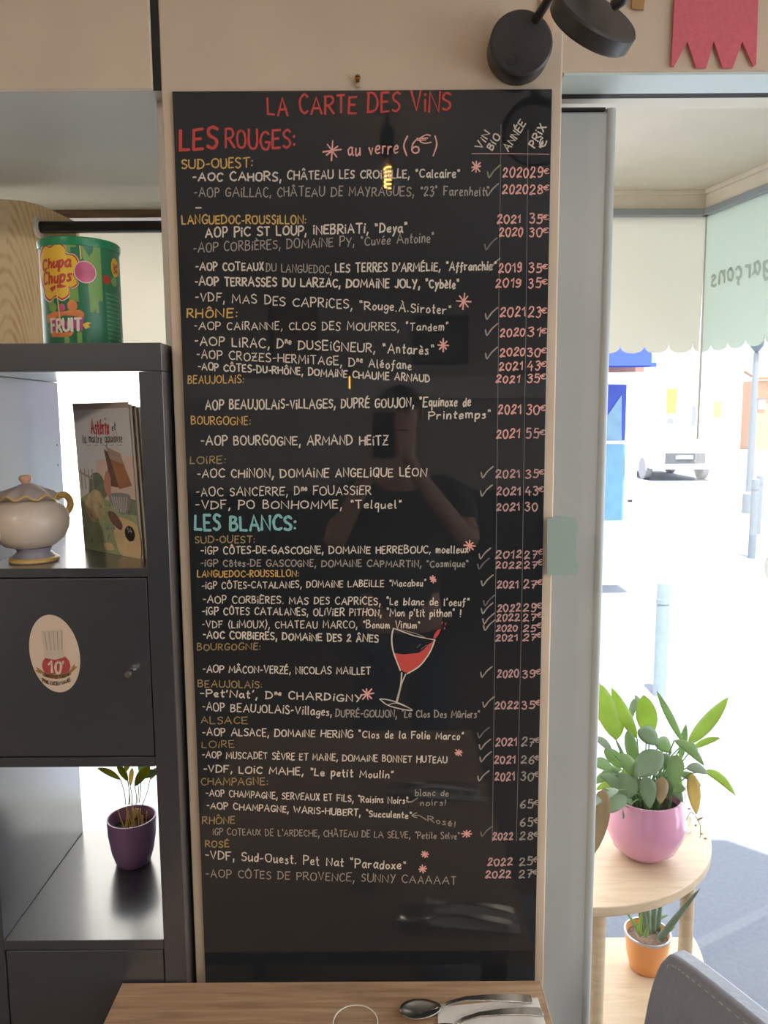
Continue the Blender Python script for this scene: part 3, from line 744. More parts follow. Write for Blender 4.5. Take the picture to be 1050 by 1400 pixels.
pen([(180, 146), (240, 168), (300, 188), (390, 205)], 1.3, 'w', 'drawn_glass', lay=.0002); pen([(195, 148), (290, 172), (360, 202)], .9, 'g', 'drawn_glass', lay=.0002)
pen([(222, 374), (216, 440), (193, 528)], 1.9, 'w', 'drawn_glass', lay=.0002); pen([(243, 380), (222, 430), (205, 500), (196, 528)], 1.6, 'w', 'drawn_glass', lay=.0002)
pen([(108, 508), (150, 512), (215, 532), (276, 566), (220, 560), (150, 540), (108, 508)], 1.5, 'w', 'drawn_glass', lay=.0002)
pen([(150, 540), (195, 530), (270, 560)], 1.0, 'w', 'drawn_glass', lay=.0002)
pen([(300, 245), (320, 228)], 1.0, 'd', 'drawn_glass'); pen([(320, 255), (352, 230)], 1.0, 'd', 'drawn_glass')
for p in ((428, 122), (445, 128), (440, 150)):
    pen([p, (p[0] + 3, p[1] - 8)], 1.4, 'r', 'drawn_drop')
# hanging hook and screw over the board
hk = thing('wall_hook', 'small brass screw and hook above the black board', 'hook', at(489, 122, 1.254))
c = at(489, 107, 1.25)
MB().lathe([(.0038, 0), (.0045, .002), (.0045, .004), (.003, .006)], c, 16, Matrix.Rotation(math.pi / 2, 3, 'X')).build('screw_head', M_brass, hk, smooth=40)
MB().box((c.x - .003, c.y + .001, c.z - .012), (c.x + .003, c.y + .004, c.z)).build('hook_plate', M_metal, hk)
MB().box((c.x - .0026, c.y - .0075, c.z - .0005), (c.x + .0026, c.y - .006, c.z + .0005)).build('screw_slot', M_dark, hk)

# ------------------------------------------------------------------ teal plastic plate over the pillar edge
tp = []
for p in smoothline([(748, 709), (765, 706), (782, 707), (789, 713), (791, 722)], 4): tp.append(at(p[0], p[1], 1.243))
for p in ((791, 727), (788, 728), (788, 768), (791, 770), (790.5, 780), (787, 786), (770, 787), (748, 786)): tp.append(at(p[0], p[1], 1.243))
M_teal = mat('teal_plastic', (156, 176, 170), .28, spec=.4)
tag(MB().prism(tp, (0, .003, 0)).build('wall_plate', M_teal), 'teal plastic plate with notched right edge over the pillar corner', 'plate')

# ------------------------------------------------------------------ black wall lamp with gooseneck arm
def disc(mb, c, nrm, r, h, n=48, bev=.003):
    q = Vector(nrm).to_track_quat('Z', 'Y').to_matrix()
    return mb.lathe([(r - bev, 0), (r, bev), (r, h - bev), (r - bev, h)], c, n, q)
lampc = at(707, 74, 1.256)
wl = thing('wall_lamp', 'black wall lamp with round base and swivelling disc head', 'lamp', lampc)
rb = .047
disc(MB(), (lampc.x, 1.256, lampc.z), (0, -1, 0), rb, .038).build('base', M_blackpl, wl, smooth=40)
bc = at(699, 81.5, 1.2175)
mb = MB()
q = Vector((0, -1, 0)).to_track_quat('Z', 'Y').to_matrix()
mb.lathe([(.0080, 0), (.0080, .0009), (.0074, .0009), (.0074, 0)], (bc.x, 1.2181, bc.z), 32, q, False, False)
mb.build('touch_switch', mat('switch_ring', (30, 29, 29), .5), wl)
a0 = at(728, 36, 1.235); a1 = at(742, 12, 1.19); a2 = at(760, -12, 1.13); a3 = at(800, -25, 1.08); a4 = at(836, -20, 1.05); a5 = at(853, -4, 1.035); a6 = at(838, 8, 1.045)
MB().tube(smoothline([a0, a1, a2, a3, a4, a5, a6], 8), .0068, 14).build('arm', M_blackpl, wl, smooth=50)
hc = at(817, 19, 1.05)
tcm = (CAMP - hc).normalized(); rgt = tcm.cross(Vector((0, 0, 1))).normalized(); rgt = rgt if rgt.x > 0 else -rgt
upv = rgt.cross(tcm).normalized(); upv = upv if upv.z > 0 else -upv
hn = (tcm * .27 + (rgt * .55 + upv * .83) * .92).normalized()
hd = disc(MB(), hc - hn * .022, hn, .058, .024).build('lamp_head', M_blackpl, wl, smooth=40)
disc(MB(), hc - hn * .0235, hn, .050, .003, bev=.0005).build('diffuser', mat('opal_diffuser', (226, 222, 210), .5), hd, smooth=40)

# ------------------------------------------------------------------ paper bits on the upper right wall
M_pink = mat('pink_felt', (214, 108, 120), .85, var=.06, scale=180, bump=.2)
yw = 1.256
pk = [(924, -40), (918, 90), (922, 90), (940, 57), (952, 92), (966, 92), (976, 56), (988, 92), (1002, 92), (1015, 57), (1030, 90), (1034, 88), (1038, -40)]
tag(MB().prism([at(x, y, yw) for x, y in pk], (0, .004, 0)).build('felt_pennant', M_pink), 'pink felt pennant with zigzag lower edge on the wall', 'pennant')
M_card = mat('brown_card', (176, 136, 88), .8, var=.08, scale=60)
tag(MB().prism([at(x, y, yw) for x, y in [(866, -30), (864, 11), (880, 13), (886, -30)]], (0, .004, 0)).build('card_cutout', M_card), 'small brown card piece beside the pink felt pennant', 'card', 'card cut-outs over the window')
tag(MB().prism([at(x, y, yw) for x, y in [(760, -30), (761, 14), (772, 15), (790, -4), (800, -30)]], (0, .004, 0)).build('card_cutout', M_card), 'brown card piece partly hidden behind the disc lamp head', 'card', 'card cut-outs over the window')
struct(MB().box((at(738, 20, 1.254).x, 1.250, at(740, 52, 1.254).z), (xr0, 1.262, 2.75)).build('trim_13', mat('bare_peach_wood', (212, 180, 150), .6, var=.06, scale=20, stretch=(6, 6, 1))))

# ------------------------------------------------------------------ the black shelf unit
YFs = 1.215; YBk = 1.565
X_r = -.3445
def zf_(y): return at(100, y, YFs).z
xin = at(190, 640, YFs).x
xin = (at(190, 520, YFs).x + at(223, 1280, YFs).x) / 2
z_top = at(100, 469, YFs).z
z0 = zf_(508); z1 = zf_(777); z2 = zf_(789.5); z3 = zf_(1036); z4 = zf_(1049); z5 = zf_(1286); z6 = zf_(1299)
xpl = -.655
shelf = thing('shelf_unit', 'tall black-brown open-backed cube shelf unit in front of left window', 'shelf unit', ((xin + xpl) / 2, (YFs + YBk) / 2, 0))
MB().box((xpl - .04, YFs, z0), (X_r, YBk, z_top)).build('top_panel', M_shelf, shelf, bevel=.0012)
MB().box((xin, YFs, 0), (X_r, YBk, z0 - .0006)).build('side_panel', M_shelf, shelf, bevel=.0012)
MB().box((xpl - .04, YFs, 0), (xpl, YBk, z0 - .0006)).build('side_panel', M_shelf, shelf, bevel=.0012)
for a, b in ((z2, z1), (z4, z3), (z6, z5), (.05, .09)):
    MB().box((xpl + .0005, YFs + .0005, a), (xin - .0005, YBk, b)).build('shelf_board', M_shelf, shelf, bevel=.001)
dr = MB().box((xpl + .002, YFs + .001, z3 + .002), (xin - .002, YFs + .018, z2 - .002)).build('door', M_shelf, shelf, bevel=.0012)
kb = at(181, 916, YFs)
MB().lathe([(.0055, 0), (.0042, .003), (.0042, .014), (.0058, .016), (.0058, .024), (.005, .026)], (kb.x, YFs + .001, kb.z), 24, Vector((0, -1, 0)).to_track_quat('Z', 'Y').to_matrix()).build('knob', M_metal, dr, smooth=40)
dr2 = MB().box((xpl + .002, YFs + .001, .092), (xin - .002, YFs + .018, z6 - .002)).build('door', M_shelf, shelf, bevel=.0012)
kb2 = at(200, 1440, YFs)
MB().lathe([(.0055, 0), (.0042, .003), (.0042, .014), (.0058, .016), (.0058, .024), (.005, .026)], (kb2.x, YFs + .001, kb2.z), 24, Vector((0, -1, 0)).to_track_quat('Z', 'Y').to_matrix()).build('knob', M_metal, dr2, smooth=40)
for (a, b) in ((z3, z2), (.09, z6)):  # unseen panels added to stop window light leaking round the doors
    MB().box((xpl + .001, YBk - .012, a + .0005), (xin - .001, YBk - .004, b - .0005)).build('light_stop', M_shelf, shelf)
for zz in (-.04, .0):
    MB().lathe([(.0022, 0), (.0022, .0006)], (xpl, YBk - .02, (z0 * .6 + z1 * .4) + zz), 12, Matrix.Rotation(math.pi / 2, 3, 'Y')).build('peg_hole', M_dark, shelf)

# oval sticker on the cabinet door
oc = at(74.5, 894, YFs); a_ = .0405; b_ = .0655; tl = math.radians(7)
YSt = YFs + .0006
stk = thing('oval_sticker', 'oval cream anniversary sticker on the black cabinet door', 'sticker', (oc.x, YSt, oc.z))
def ov(u, v, d=0.0):
    tl = math.radians(7 if d == 0 else 1.5)
    return Vector((oc.x + u * math.cos(tl) - v * math.sin(tl), YSt - d, oc.z + u * math.sin(tl) + v * math.cos(tl)))
MB().prism([ov(a_ * math.cos(t * math.pi / 32), b_ * math.sin(t * math.pi / 32)) for t in range(64)], (0, .0004, 0)).build('backing', mat('sticker_cream', (206, 186, 166), .5), stk)
def blob(name, pts, m, d=.0003, smooth=False, closed=True):
    P = smoothline(pts, 5, closed) if smooth else [Vector(p) for p in pts]
    MB().face([ov(p[0], p[1], d) for p in P]).build(name, m, stk)
mm = .001
MB().face([ov((1 + 23 * math.cos(t * math.pi / 24)) * mm, (-20 + 20 * math.sin(t * math.pi / 24)) * mm, .0003) for t in range(48)]).build('red_disc', mat('sticker_red', (164, 66, 72), .5), stk)
M_hat = mat('hat_cream', (190, 176, 158), .6); M_hat2 = mat('hat_shade', (158, 144, 128), .6)
blob('chef_hat', [(-19 * mm, 40 * mm), (17 * mm, 40 * mm), (15 * mm, 5 * mm), (16 * mm, -6 * mm), (0, -10 * mm), (-17 * mm, -6 * mm), (-16 * mm, 5 * mm)], M_hat, .0005)
for k in range(5):
    x = (-14 + k * 7) * mm
    blob('hat_pleat', [(x, 38 * mm), (x + 1.6 * mm, 38 * mm), (x * .85 + 1.4 * mm, 6 * mm), (x * .85, 6 * mm)], M_hat2, .0007)
M_gold = mat('sticker_gold', (150, 116, 72), .5)
blob('ribbon_banner', [(-24 * mm, -28 * mm), (-12 * mm, -33 * mm), (1 * mm, -34 * mm), (14 * mm, -33 * mm), (26 * mm, -27 * mm), (24 * mm, -36 * mm), (13 * mm, -41 * mm), (1 * mm, -42.5 * mm), (-11 * mm, -41 * mm), (-22 * mm, -37 * mm)], M_gold, .0006)
blob('ribbon_tail', [(-22 * mm, -28 * mm), (-33 * mm, -20 * mm), (-30 * mm, -26 * mm), (-35 * mm, -27 * mm), (-25 * mm, -33 * mm)], M_gold, .0005)
blob('ribbon_tail', [(24 * mm, -27 * mm), (32 * mm, -17 * mm), (31 * mm, -23 * mm), (36 * mm, -22 * mm), (26 * mm, -32 * mm)], M_gold, .0005)
M_stext = mat('sticker_brown', (84, 56, 44), .5)
def ovtext(name, text, u0, v0, wd, h, w, m, d=.0008, arc=0.0):
    mb = MB(); st_, tw = strokes(text); k = wd / tw
    for s in st_:
        ribbon(mb, [Vector((p.x * k, p.y * h)) for p in s], w, lambda u, v: ov(u0 + u, v0 + v + arc * ((u - wd / 2) / (wd / 2)) ** 2, d))
    mb.build(name, m, stk)
ovtext('lettering', "10", -11 * mm, -32 * mm, 19 * mm, 20 * mm, 3.8 * mm, MATS['sticker_cream'], .0007)
ovtext('lettering', "e", 11 * mm, -17 * mm, 3 * mm, 8 * mm, 1.2 * mm, MATS['sticker_cream'], .0007)
ovtext('lettering', "anniversaire", -19 * mm, -41 * mm, 40 * mm, 8.5 * mm, 1.3 * mm, M_stext, .0009, 4 * mm)
ovtext('lettering', "PRiX LUCiEN VANEL", -23 * mm, -53 * mm, 46 * mm, 6 * mm, 1.1 * mm, M_stext, .0009, 7 * mm)

# ------------------------------------------------------------------ green tub on top of the unit
tz = z_top; tcY = 1.335
tc = at(113.5, 440, tcY); tcx = tc.x
tr = .0635; th = at(111, 322, tcY - tr).z - tz
tub = thing('candy_tub', 'green lollipop tub standing on top of the black shelf unit', 'tub', (tcx, tcY, tz))
M_tub = mat('tub_green', (44, 116, 82), .35, var=.03, scale=30); M_lid = mat('tub_lid_green', (22, 132, 84), .3)
MB().lathe([(tr * .98, 0), (tr, .003), (tr, th - .012)], (tcx, tcY, tz), 64).build('body', M_tub, tub, smooth=40)
MB().lathe([(tr + .0015, th - .014), (tr + .0022, th - .008), (tr + .0022, th - .002), (tr, th)], (tcx, tcY, tz), 64).build('lid', M_lid, tub, smooth=40)
# label art wraps round the front: u = arc length from the facing direction, v = height
fa = math.atan2(-tcY, -tcx)
def tubp(u, v, d=.0004):
    a = fa + u / tr
    return Vector((tcx + (tr + d) * math.cos(a), tcY + (tr + d) * math.sin(a), tz + v))
def tubart(name, pts, m, d=.0004, smooth=True):
    P = smoothline(pts, 6, True) if smooth else [Vector(p) for p in pts]
    # dense fan so that it follows the curve of the tub
    cx_ = sum(p[0] for p in P) / len(P); cy_ = sum(p[1] for p in P) / len(P); mb = MB()
    rings = 5; vs = []
    for r in range(1, rings + 1):
        for p in P: vs.append(tubp(cx_ + (p[0] - cx_) * r / rings, cy_ + (p[1] - cy_) * r / rings, d))
    n = len(P); fs = [tuple(range(n))]
    for r in range(rings - 1):
        for k in range(n): fs.append((r * n + k, r * n + (k + 1) % n, (r + 1) * n + (k + 1) % n, (r + 1) * n + k))
    mb.add(vs, fs); mb.build(name, m, tub)
# pixel-on-photo to label coordinates (u grows to the right)
def tp_(x, y):
    k = (x - 40) / 7.5 + 0; X = 40 + x / 7.5; Y_ = 310 + y / 7.5
    s = max(-.985, min(.985, (X - 110.5) / 57.0))
    u = math.asin(s) * tr
    s0 = math.cos(math.asin(s))
    v = (467 - Y_ + 0 * s0) / (467 - 331) * (th - .008)
    return (u, v)
M_lime = mat('tub_lime', (118, 160, 80), .4); M_tyel = mat('tub_yellow', (228, 186, 50), .4); M_tred = mat('tub_red', (186, 58, 44), .4)
M_tpink = mat('tub_pink', (200, 92, 130), .35, var=.2, scale=40); M_twhite = mat('tub_white', (222, 208, 196), .4); M_tor = mat('tub_orange', (216, 128, 72), .4, var=.15, scale=90)
def arts(name, pts, m, d, sm=False): tubart(name, [tp_(*p) for p in pts], m, d, sm)
arts('lime_letter', [(380, 160), (500, 160), (500, 215), (440, 215), (440, 270), (380, 270)], M_lime, .0003)
arts('lime_letter', [(550, 200), (690, 180), (745, 195), (745, 720), (700, 720), (700, 840), (610, 835), (600, 560), (640, 540), (700, 330), (690, 240), (550, 300)], M_lime, .0003)
arts('lime_letter', [(400, 620), (495, 600), (500, 740), (400, 740)], M_lime, .0003)
arts('lime_letter', [(185, 700), (250, 700), (235, 780), (185, 770)], M_lime, .0003)
arts('lime_letter', [(330, 1060), (380, 1050), (380, 1148), (330, 1148)], M_lime, .0003); arts('lime_letter', [(462, 1040), (510, 1030), (512, 1148), (462, 1148)], M_lime, .0003)
fl = [(240, 215), (310, 180), (385, 225), (395, 285), (470, 300), (510, 370), (490, 450), (455, 480), (490, 560), (440, 600), (405, 600), (400, 670), (330, 712), (270, 680), (210, 715), (165, 670), (155, 600), (130, 480), (128, 330), (150, 240), (190, 195)]
def grow(pts, k):
    cx_ = sum(p[0] for p in pts) / len(pts); cy_ = sum(p[1] for p in pts) / len(pts)
    return [(cx_ + (p[0] - cx_) * k, cy_ + (p[1] - cy_) * k) for p in pts]
arts('flower_outline', grow(fl, 1.09), M_twhite, .0005, True); arts('flower_outline', grow(fl, 1.05), M_tred, .0006, True); arts('flower_badge', grow(fl, .98), M_tyel, .0008, True)
def tubtext(text, x0, y0, x1, y1, h, w, m, d=.0012, slant=0.0):
    mb = MB(); st_, tw = strokes(text); a = Vector(tp_(x0, y0)); b = Vector(tp_(x1, y1)); k = (b - a).length / tw; hh = abs(tp_(x0, y0 - h)[1] - a.y)
    xd_ = (b - a).normalized()
    for s in st_:
        pts = [a + xd_ * (p.x * k) + Vector((0, p.y * hh)) + xd_ * (p.y * slant * hh) for p in s]
        ribbon(mb, pts, w, lambda u, v: tubp(u, v, d))
    mb.build('lettering', m, tub)
tubtext("Chupa", 155, 425, 430, 400, 95, .0036, M_tred, slant=.1); tubtext("Chups", 155, 570, 425, 540, 110, .0036, M_tred, slant=.1)
tubart('swash', [tp_(*p) for p in [(222, 600), (300, 575), (380, 590), (330, 608), (270, 600), (240, 640), (225, 625)]], M_tred, .0011)
M_stick = mat('stick_cream', (232, 196, 120), .5)
arts('lollipop_stick', [(527, 95), (540, 95), (548, 330), (536, 330)], M_stick, .0006); arts('lollipop_stick', [(276, 565), (286, 565), (310, 960), (298, 960)], M_stick, .0016)
def circ(x, y, rx, ry, n=16): return [(x + rx * math.cos(t * 2 * math.pi / n), y + ry * math.sin(t * 2 * math.pi / n)) for t in range(n)]
arts('lollipop', circ(576, 450, 112, 108), M_twhite, .0012, True); arts('lollipop', circ(576, 448, 104, 100), M_tpink, .0014, True)
arts('fruit', circ(235, 790, 38, 45), M_lime, .0009, True); arts('fruit', circ(320, 800, 40, 40), M_tpink, .0009, True); arts('fruit', circ(430, 780, 52, 55), M_tor, .0010, True)
arts('splash', [(165, 860), (250, 830), (330, 840), (420, 820), (510, 820), (545, 850), (540, 900), (170, 940)], M_tor, .0008)
arts('splash', [(190, 1000), (440, 1030), (400, 1075), (300, 1085), (210, 1080)], M_tor, .0008); arts('splash', [(520, 960), (570, 935), (610, 940), (575, 965), (600, 980), (550, 1005)], M_tyel, .0008)
arts('banner', [(200, 900), (540, 880), (520, 1025), (200, 1040)], mat('tub_magenta', (176, 74, 130), .4), .0010)
tubtext("FRUiT".upper(), 210, 1035, 505, 1025, 125, .0042, M_twhite, .0016)
arts('small_badge', circ(888, 360, 40, 95), M_tyel, .0006, True); tubtext("Chupa", 865, 370, 918, 350, 45, .0012, M_tred, .0012); tubtext("Chups", 868, 420, 918, 400, 45, .0012, M_tred, .0012)
arts('small_fruit', circ(793, 498, 38, 45), M_tred, .0008, True); arts('small_fruit', circ(872, 505, 30, 48), M_lime, .0008, True)
M_small = mat('tub_small_print', (120, 160, 134), .5)
arts('small_print', [(768, 590), (925, 605), (930, 1150), (785, 1150)], mat('tub_print_panel', (62, 124, 88), .5), .0003)
for k in range(12):
    y = 630 + k * 44; arts('small_print', [(780, y), (915, y + 12), (915, y + 24), (780, y + 12)], M_small, .0005)
tubtext("100 units", 795, 1172, 905, 1172, 36, .0011, M_small, .0008)

# ------------------------------------------------------------------ black rod and wooden panel behind the tub
YRd = 1.72
r0 = at(52, 311, YRd); r1 = at(222, 311, YRd)
rod = thing('curtain_rod', 'thick black rod running behind the top of green tub', 'rod', (r0.x, YRd, r0.z))
MB().tube([(r0.x, YRd, r0.z), (-.362, YRd, r0.z)], .0125, 20).build('pole', mat('rod_black', (28, 26, 26), .35), rod, smooth=40)
MB().lathe([(.0165, 0), (.0215, .002), (.0215, .008), (.0165, .010)], (r0.x - .004, YRd, r0.z), 28, Vector((1, 0, 0)).to_track_quat('Z', 'Y').to_matrix()).build('flange', mat('white_flange', (220, 214, 204), .4), rod, smooth=40)
YP_ = 1.74
wp = [(-60, 268), (0, 272), (30, 274), (55, 280), (85, 294), (103, 303), (103, 480), (-60, 480)]
pp = [at(x, y, YP_) for x, y in wp]
zmin = .691
pp[-2].z = zmin + .25; pp[-1].z = zmin + .25
lo = [Vector((pp[-2].x, YP_, zmin + .0)), Vector((pp[-1].x, YP_, zmin + .0))]
pp[-2:] = [Vector((pp[5].x, YP_, 1.845)), Vector((pp[0].x, YP_, 1.845))]
wpn = MB().prism(pp, (0, .018, 0)).build('wooden_panel', M_pine, bevel=.002)
tag(wpn, 'pale pine panel with rounded top corner behind green tub', 'panel')
# standing on the window sill by a dark post behind the unit
MB().box((pp[0].x + .0, YP_ + .002, 1.86), (pp[0].x + .04, YP_ + .016, zl)).build('post', M_pine, wpn)

# ------------------------------------------------------------------ teapot in the upper cubby (plain)
zt = z1
tpY = 1.285
tq = at(44, 766, tpY); tX = at(40, 700, tpY).x
pot = thing('teapot', 'cream teapot with wavy grey lid on open black shelf', 'teapot', (tX, tpY, zt))
M_pot = mat('teapot_cream', (198, 184, 170), .32, var=.03, scale=10)
M_potg = mat('teapot_mauve', (166, 156, 154), .4); M_gold2 = mat('teapot_gold', (206, 170, 96), .4); M_potb = mat('teapot_foot_blue', (140, 138, 150), .4, var=.25, scale=30)
S = at(91, 700, tpY).x - tX            # body radius
hz = lambda y: at(40, y, tpY - .02).z - zt
MB().lathe([(S * .46, hz(750)), (S * .66, hz(747)), (S * .86, hz(738)), (S * .98, hz(724)), (S, hz(712)), (S * .96, hz(702)), (S * .85, hz(693)), (S * .7, hz(687)), (S * .55, hz(684)), (S * .4, hz(683))], (tX, tpY, zt), 48).build('body', M_pot, pot, smooth=60)
MB().lathe([(S * .60, .0), (S * .62, .004), (S * .50, hz(760)), (S * .42, hz(756)), (S * .46, hz(750))], (tX + .004, tpY, zt), 48).build('foot', M_potb, pot, smooth=40)
MB().lathe([(S * .60, .0008), (S * .635, .002), (S * .63, .006), (S * .58, .008)], (tX + .004, tpY, zt), 48).build('foot_rim', M_gold2, pot, smooth=40)
def wav(r, z, a): return (r, z + (.0036 * math.sin(9 * a) if r > S * .6 else 0))
lid = MB().lathe([(S * .55, hz(685)), (S * .70, hz(682)), (S * .74, hz(680)), (S * .66, hz(675)), (S * .46, hz(669)), (S * .3, hz(666)), (S * .12, hz(662))], (tX, tpY, zt), 64, fn=wav).build('lid', M_potg, pot, smooth=60)
MB().tube([(tX + S * .74 * math.cos(a), tpY + S * .74 * math.sin(a), zt + hz(680) + .0036 * math.sin(9 * a)) for a in [i * math.pi / 40 for i in range(81)]], .0016, 8).build('lid_edge', M_gold2, lid, smooth=60)
MB().lathe([(.004, hz(664)), (.006, hz(662)), (.0095, hz(658)), (.0105, hz(655)), (.0085, hz(651.5)), (.003, hz(650))], (tX - .003, tpY, zt), 24).build('knob', mat('teapot_peach', (206, 160, 136), .4), lid, smooth=60)
sdir = Vector((-.62, -.78, 0)); spt = lambda k, y: Vector((tX, tpY, zt + hz(y))) + sdir * (S * k)
MB().tube(smoothline([spt(.75, 724), spt(1.05, 720), spt(1.22, 706), spt(1.36, 688)], 6), [.018] * 6 + [.0165] * 6 + [.012] * 6 + [.0095], 18).build('spout', M_pot, pot, smooth=60)
MB().tube(smoothline([(tX + S * .30, tpY + .044, zt + hz(690)), (tX + S * .48, tpY + .074, zt + hz(684)), (tX + S * .56, tpY + .084, zt + hz(702)), (tX + S * .34, tpY + .052, zt + hz(726))], 6), .006, 12).build('handle', M_gold2, pot, smooth=60)

# ------------------------------------------------------------------ standing brochure in the upper cubby
bl_ = atz(116, 750, zt); br_ = atz(192, 764, zt)
bk = thing('brochure', 'tall illustrated brochure standing on open shelf beside teapot', 'brochure', ((bl_.x + br_.x) / 2, (bl_.y + br_.y) / 2, zt))
bu = (br_ - bl_); bw = bu.length; bu.normalize()
bn = Vector((-bu.y, bu.x, 0)); bn = bn if bn.y > 0 else -bn      # away from the camera
htl = at(102, 553, bl_.y).z - zt; htr = at(177, 548, br_.y).z - zt
bh = (htl + htr) / 2
lean = -.006
def bp(u, v, d=0.0):
    """u across 0..1, v up 0..1, d towards the camera"""
    return bl_ + bu * (u * bw) + Vector((0, 0, v * bh)) - bn * d + bu * (lean * 0) + Vector((-.010 * v, 0.004 * v, 0))
cv = mat('brochure_sky', (222, 223, 226), .45)
MB().prism([bp(0, 0), bp(1, 0), bp(1, 1), bp(0, 1)], bn * .0008).build('cover', cv, bk)
M_pg = mat('page_grey', (206, 200, 194), .6)
for k in range(4):
    e_ = .006 + .003 * k
    MB().prism([bp(.05, 0) + bn * .001, bp(1.0, 0) + bn * (.002 + .006 * k) + bu * e_, bp(1.0, .985 - .008 * k) + bn * (.002 + .006 * k) + bu * e_, bp(.05, .99) + bn * .001], bn * .0006).build('page', M_pg, bk)
MB().prism([bp(.05, 0) + bn * .004, bp(1.0, 0) + bn * .03 + bu * .016, bp(1.0, .95) + bn * .03 + bu * .016, bp(.05, .985) + bn * .004], bn * .0008).build('back_cover', mat('brochure_back', (120, 112, 108), .5), bk)
def bart(name, pts, m, d, sm=False):
    P = smoothline(pts, 5, True) if sm else [Vector(p) for p in pts]
    MB().face([bp(p[0], p[1], d) for p in P]).build(name, m, bk)
bart('header_band', [(0, 1), (1, 1), (1, .965), (0, .955)], mat('brochure_taupe', (188, 172, 162), .5), .0002)
bart('pink_sky', [(.35, .62), (1, .66), (1, .3), (.35, .3)], mat('brochure_pink', (232, 208, 198), .5, var=.12, scale=12), .0002)
bart('grass', [(0, .35), (.25, .42), (.5, .36), (.75, .33), (1, .36), (1, 0), (0, 0)], mat('brochure_green', (168, 180, 142), .5, var=.2, scale=30), .0003)
bart('trees', [(.2, .38), (.22, .5), (.35, .54), (.46, .5), (.5, .38)], mat('brochure_tree', (124, 136, 118), .5, var=.2, scale=60), .0004, True)
bart('trees', [(.72, .34), (.76, .4), (.9, .385), (1, .38), (1, .28), (.75, .28)], MATS['brochure_tree'], .0004)
bart('path', [(.62, .24), (.8, .25), (1, .2), (1, 0), (.7, 0), (.62, .06), (.58, .14)], mat('brochure_path', (230, 202, 156), .5, var=.1, scale=40), .0004, True)
bart('path', [(.38, .06), (.52, .07), (.56, .03), (.42, .02)], MATS['brochure_path'], .0005, True)
bart('bushes', [(.08, .3), (.2, .4), (.34, .42), (.44, .36), (.4, .24), (.2, .2)], mat('brochure_straw', (204, 186, 148), .5, var=.25, scale=60), .0005, True)
bart('box_side', [(.52, .70), (.62, .67), (.74, .45), (.60, .455)], mat('brochure_darkbrown', (120, 94, 82), .5), .0006)
bart('box_front', [(.58, .71), (.80, .66), (.96, .47), (.74, .44)], mat('brochure_brown', (172, 120, 88), .5, var=.15, scale=40), .0007)
bart('box_top', [(.56, .715), (.80, .675), (.84, .605), (.62, .635)], mat('brochure_box_top', (182, 160, 146), .5), .0008)
bart('basket', [(.55, .40), (.9, .41), (.88, .32), (.76, .27), (.62, .31)], mat('brochure_slate', (150, 148, 150), .5, var=.2, scale=60), .0006, True)
bart('log', [(.5, .28), (.62, .28), (.74, .21), (.7, .17), (.56, .21)], mat('brochure_log', (126, 98, 82), .5), .0007, True)
bart('badge', circ(.86, .155, .085, .05), mat('brochure_black', (44, 40, 40), .5), .0008, True)
M_bred = mat('brochure_red', (206, 72, 78), .5); M_bink = mat('brochure_ink', (60, 54, 54), .5); M_bwh = mat('brochure_white', (216, 212, 206), .5)
def btext(text, u0, v0, u1, v1, h, w, m, d=.001):
    mb = MB(); st_, tw = strokes(text)
    for s in st_:
        pts = [Vector((p.x / tw, p.y)) for p in s]
        ribbon(mb, [Vector((q.x * bw * (u1 - u0), q.y * h * bh)) for q in pts], w, lambda a, b: bp(u0 + a / bw, v0 + (v1 - v0) * (a / bw) / (u1 - u0) + b / bh, d))
    mb.build('lettering', m, bk)
btext("Astérix", .32, .795, .64, .805, .095, .0030, M_bred); btext("et", .70, .82, .76, .825, .05, .0012, M_bink)
btext("la maitre gauloise", .15, .735, .86, .745, .062, .0012, M_bink)
btext("-----", .2, .71, .84, .72, .02, .0006, M_bink); btext("14", .82, .16, .90, .163, .03, .0014, M_bwh, .0012)
bart('log', [(.47, .47), (.55, .56), (.60, .5), (.58, .40), (.52, .39)], mat('brochure_salmon', (206, 150, 126), .5), .00075, True)
bart('fence_rail', [(.02, .545), (.28, .50), (.28, .485), (.02, .53)], mat('brochure_fence', (176, 160, 146), .5), .0006)
for k in range(4):
    u = .05 + k * .07; bart('fence_post', [(u, .56), (u + .018, .56), (u + .018, .42), (u, .42)], MATS['brochure_fence'], .0005)
for k in range(7):
    u = .58 + k * .045; bart('basket_stripe', [(u, .39), (u + .014, .39), (.74 + (u - .74) * .6 + .01, .29), (.74 + (u - .74) * .6, .29)], M_bwh, .0007)
for k in range(26):
    u, v = rnd.uniform(.1, .6), rnd.uniform(.05, .34)
    bart('straw_tuft', [(u, v), (u + .03, v + .004), (u + .015, v + .03)], MATS['brochure_straw'] if k % 2 else MATS['brochure_tree'], .0009)
for k in range(7):
    a = k * .9; bart('badge_spike', [(.86 + .07 * math.cos(a) - .01, .155 + .04 * math.sin(a)), (.86 + .07 * math.cos(a) + .01, .155 + .04 * math.sin(a)), (.86 + .11 * math.cos(a), .155 + .06 * math.sin(a))], MATS['brochure_black'], .0007)
btext("- - - - - -", .60, .665, .78, .64, .03, .0009, M_bink, .0012)

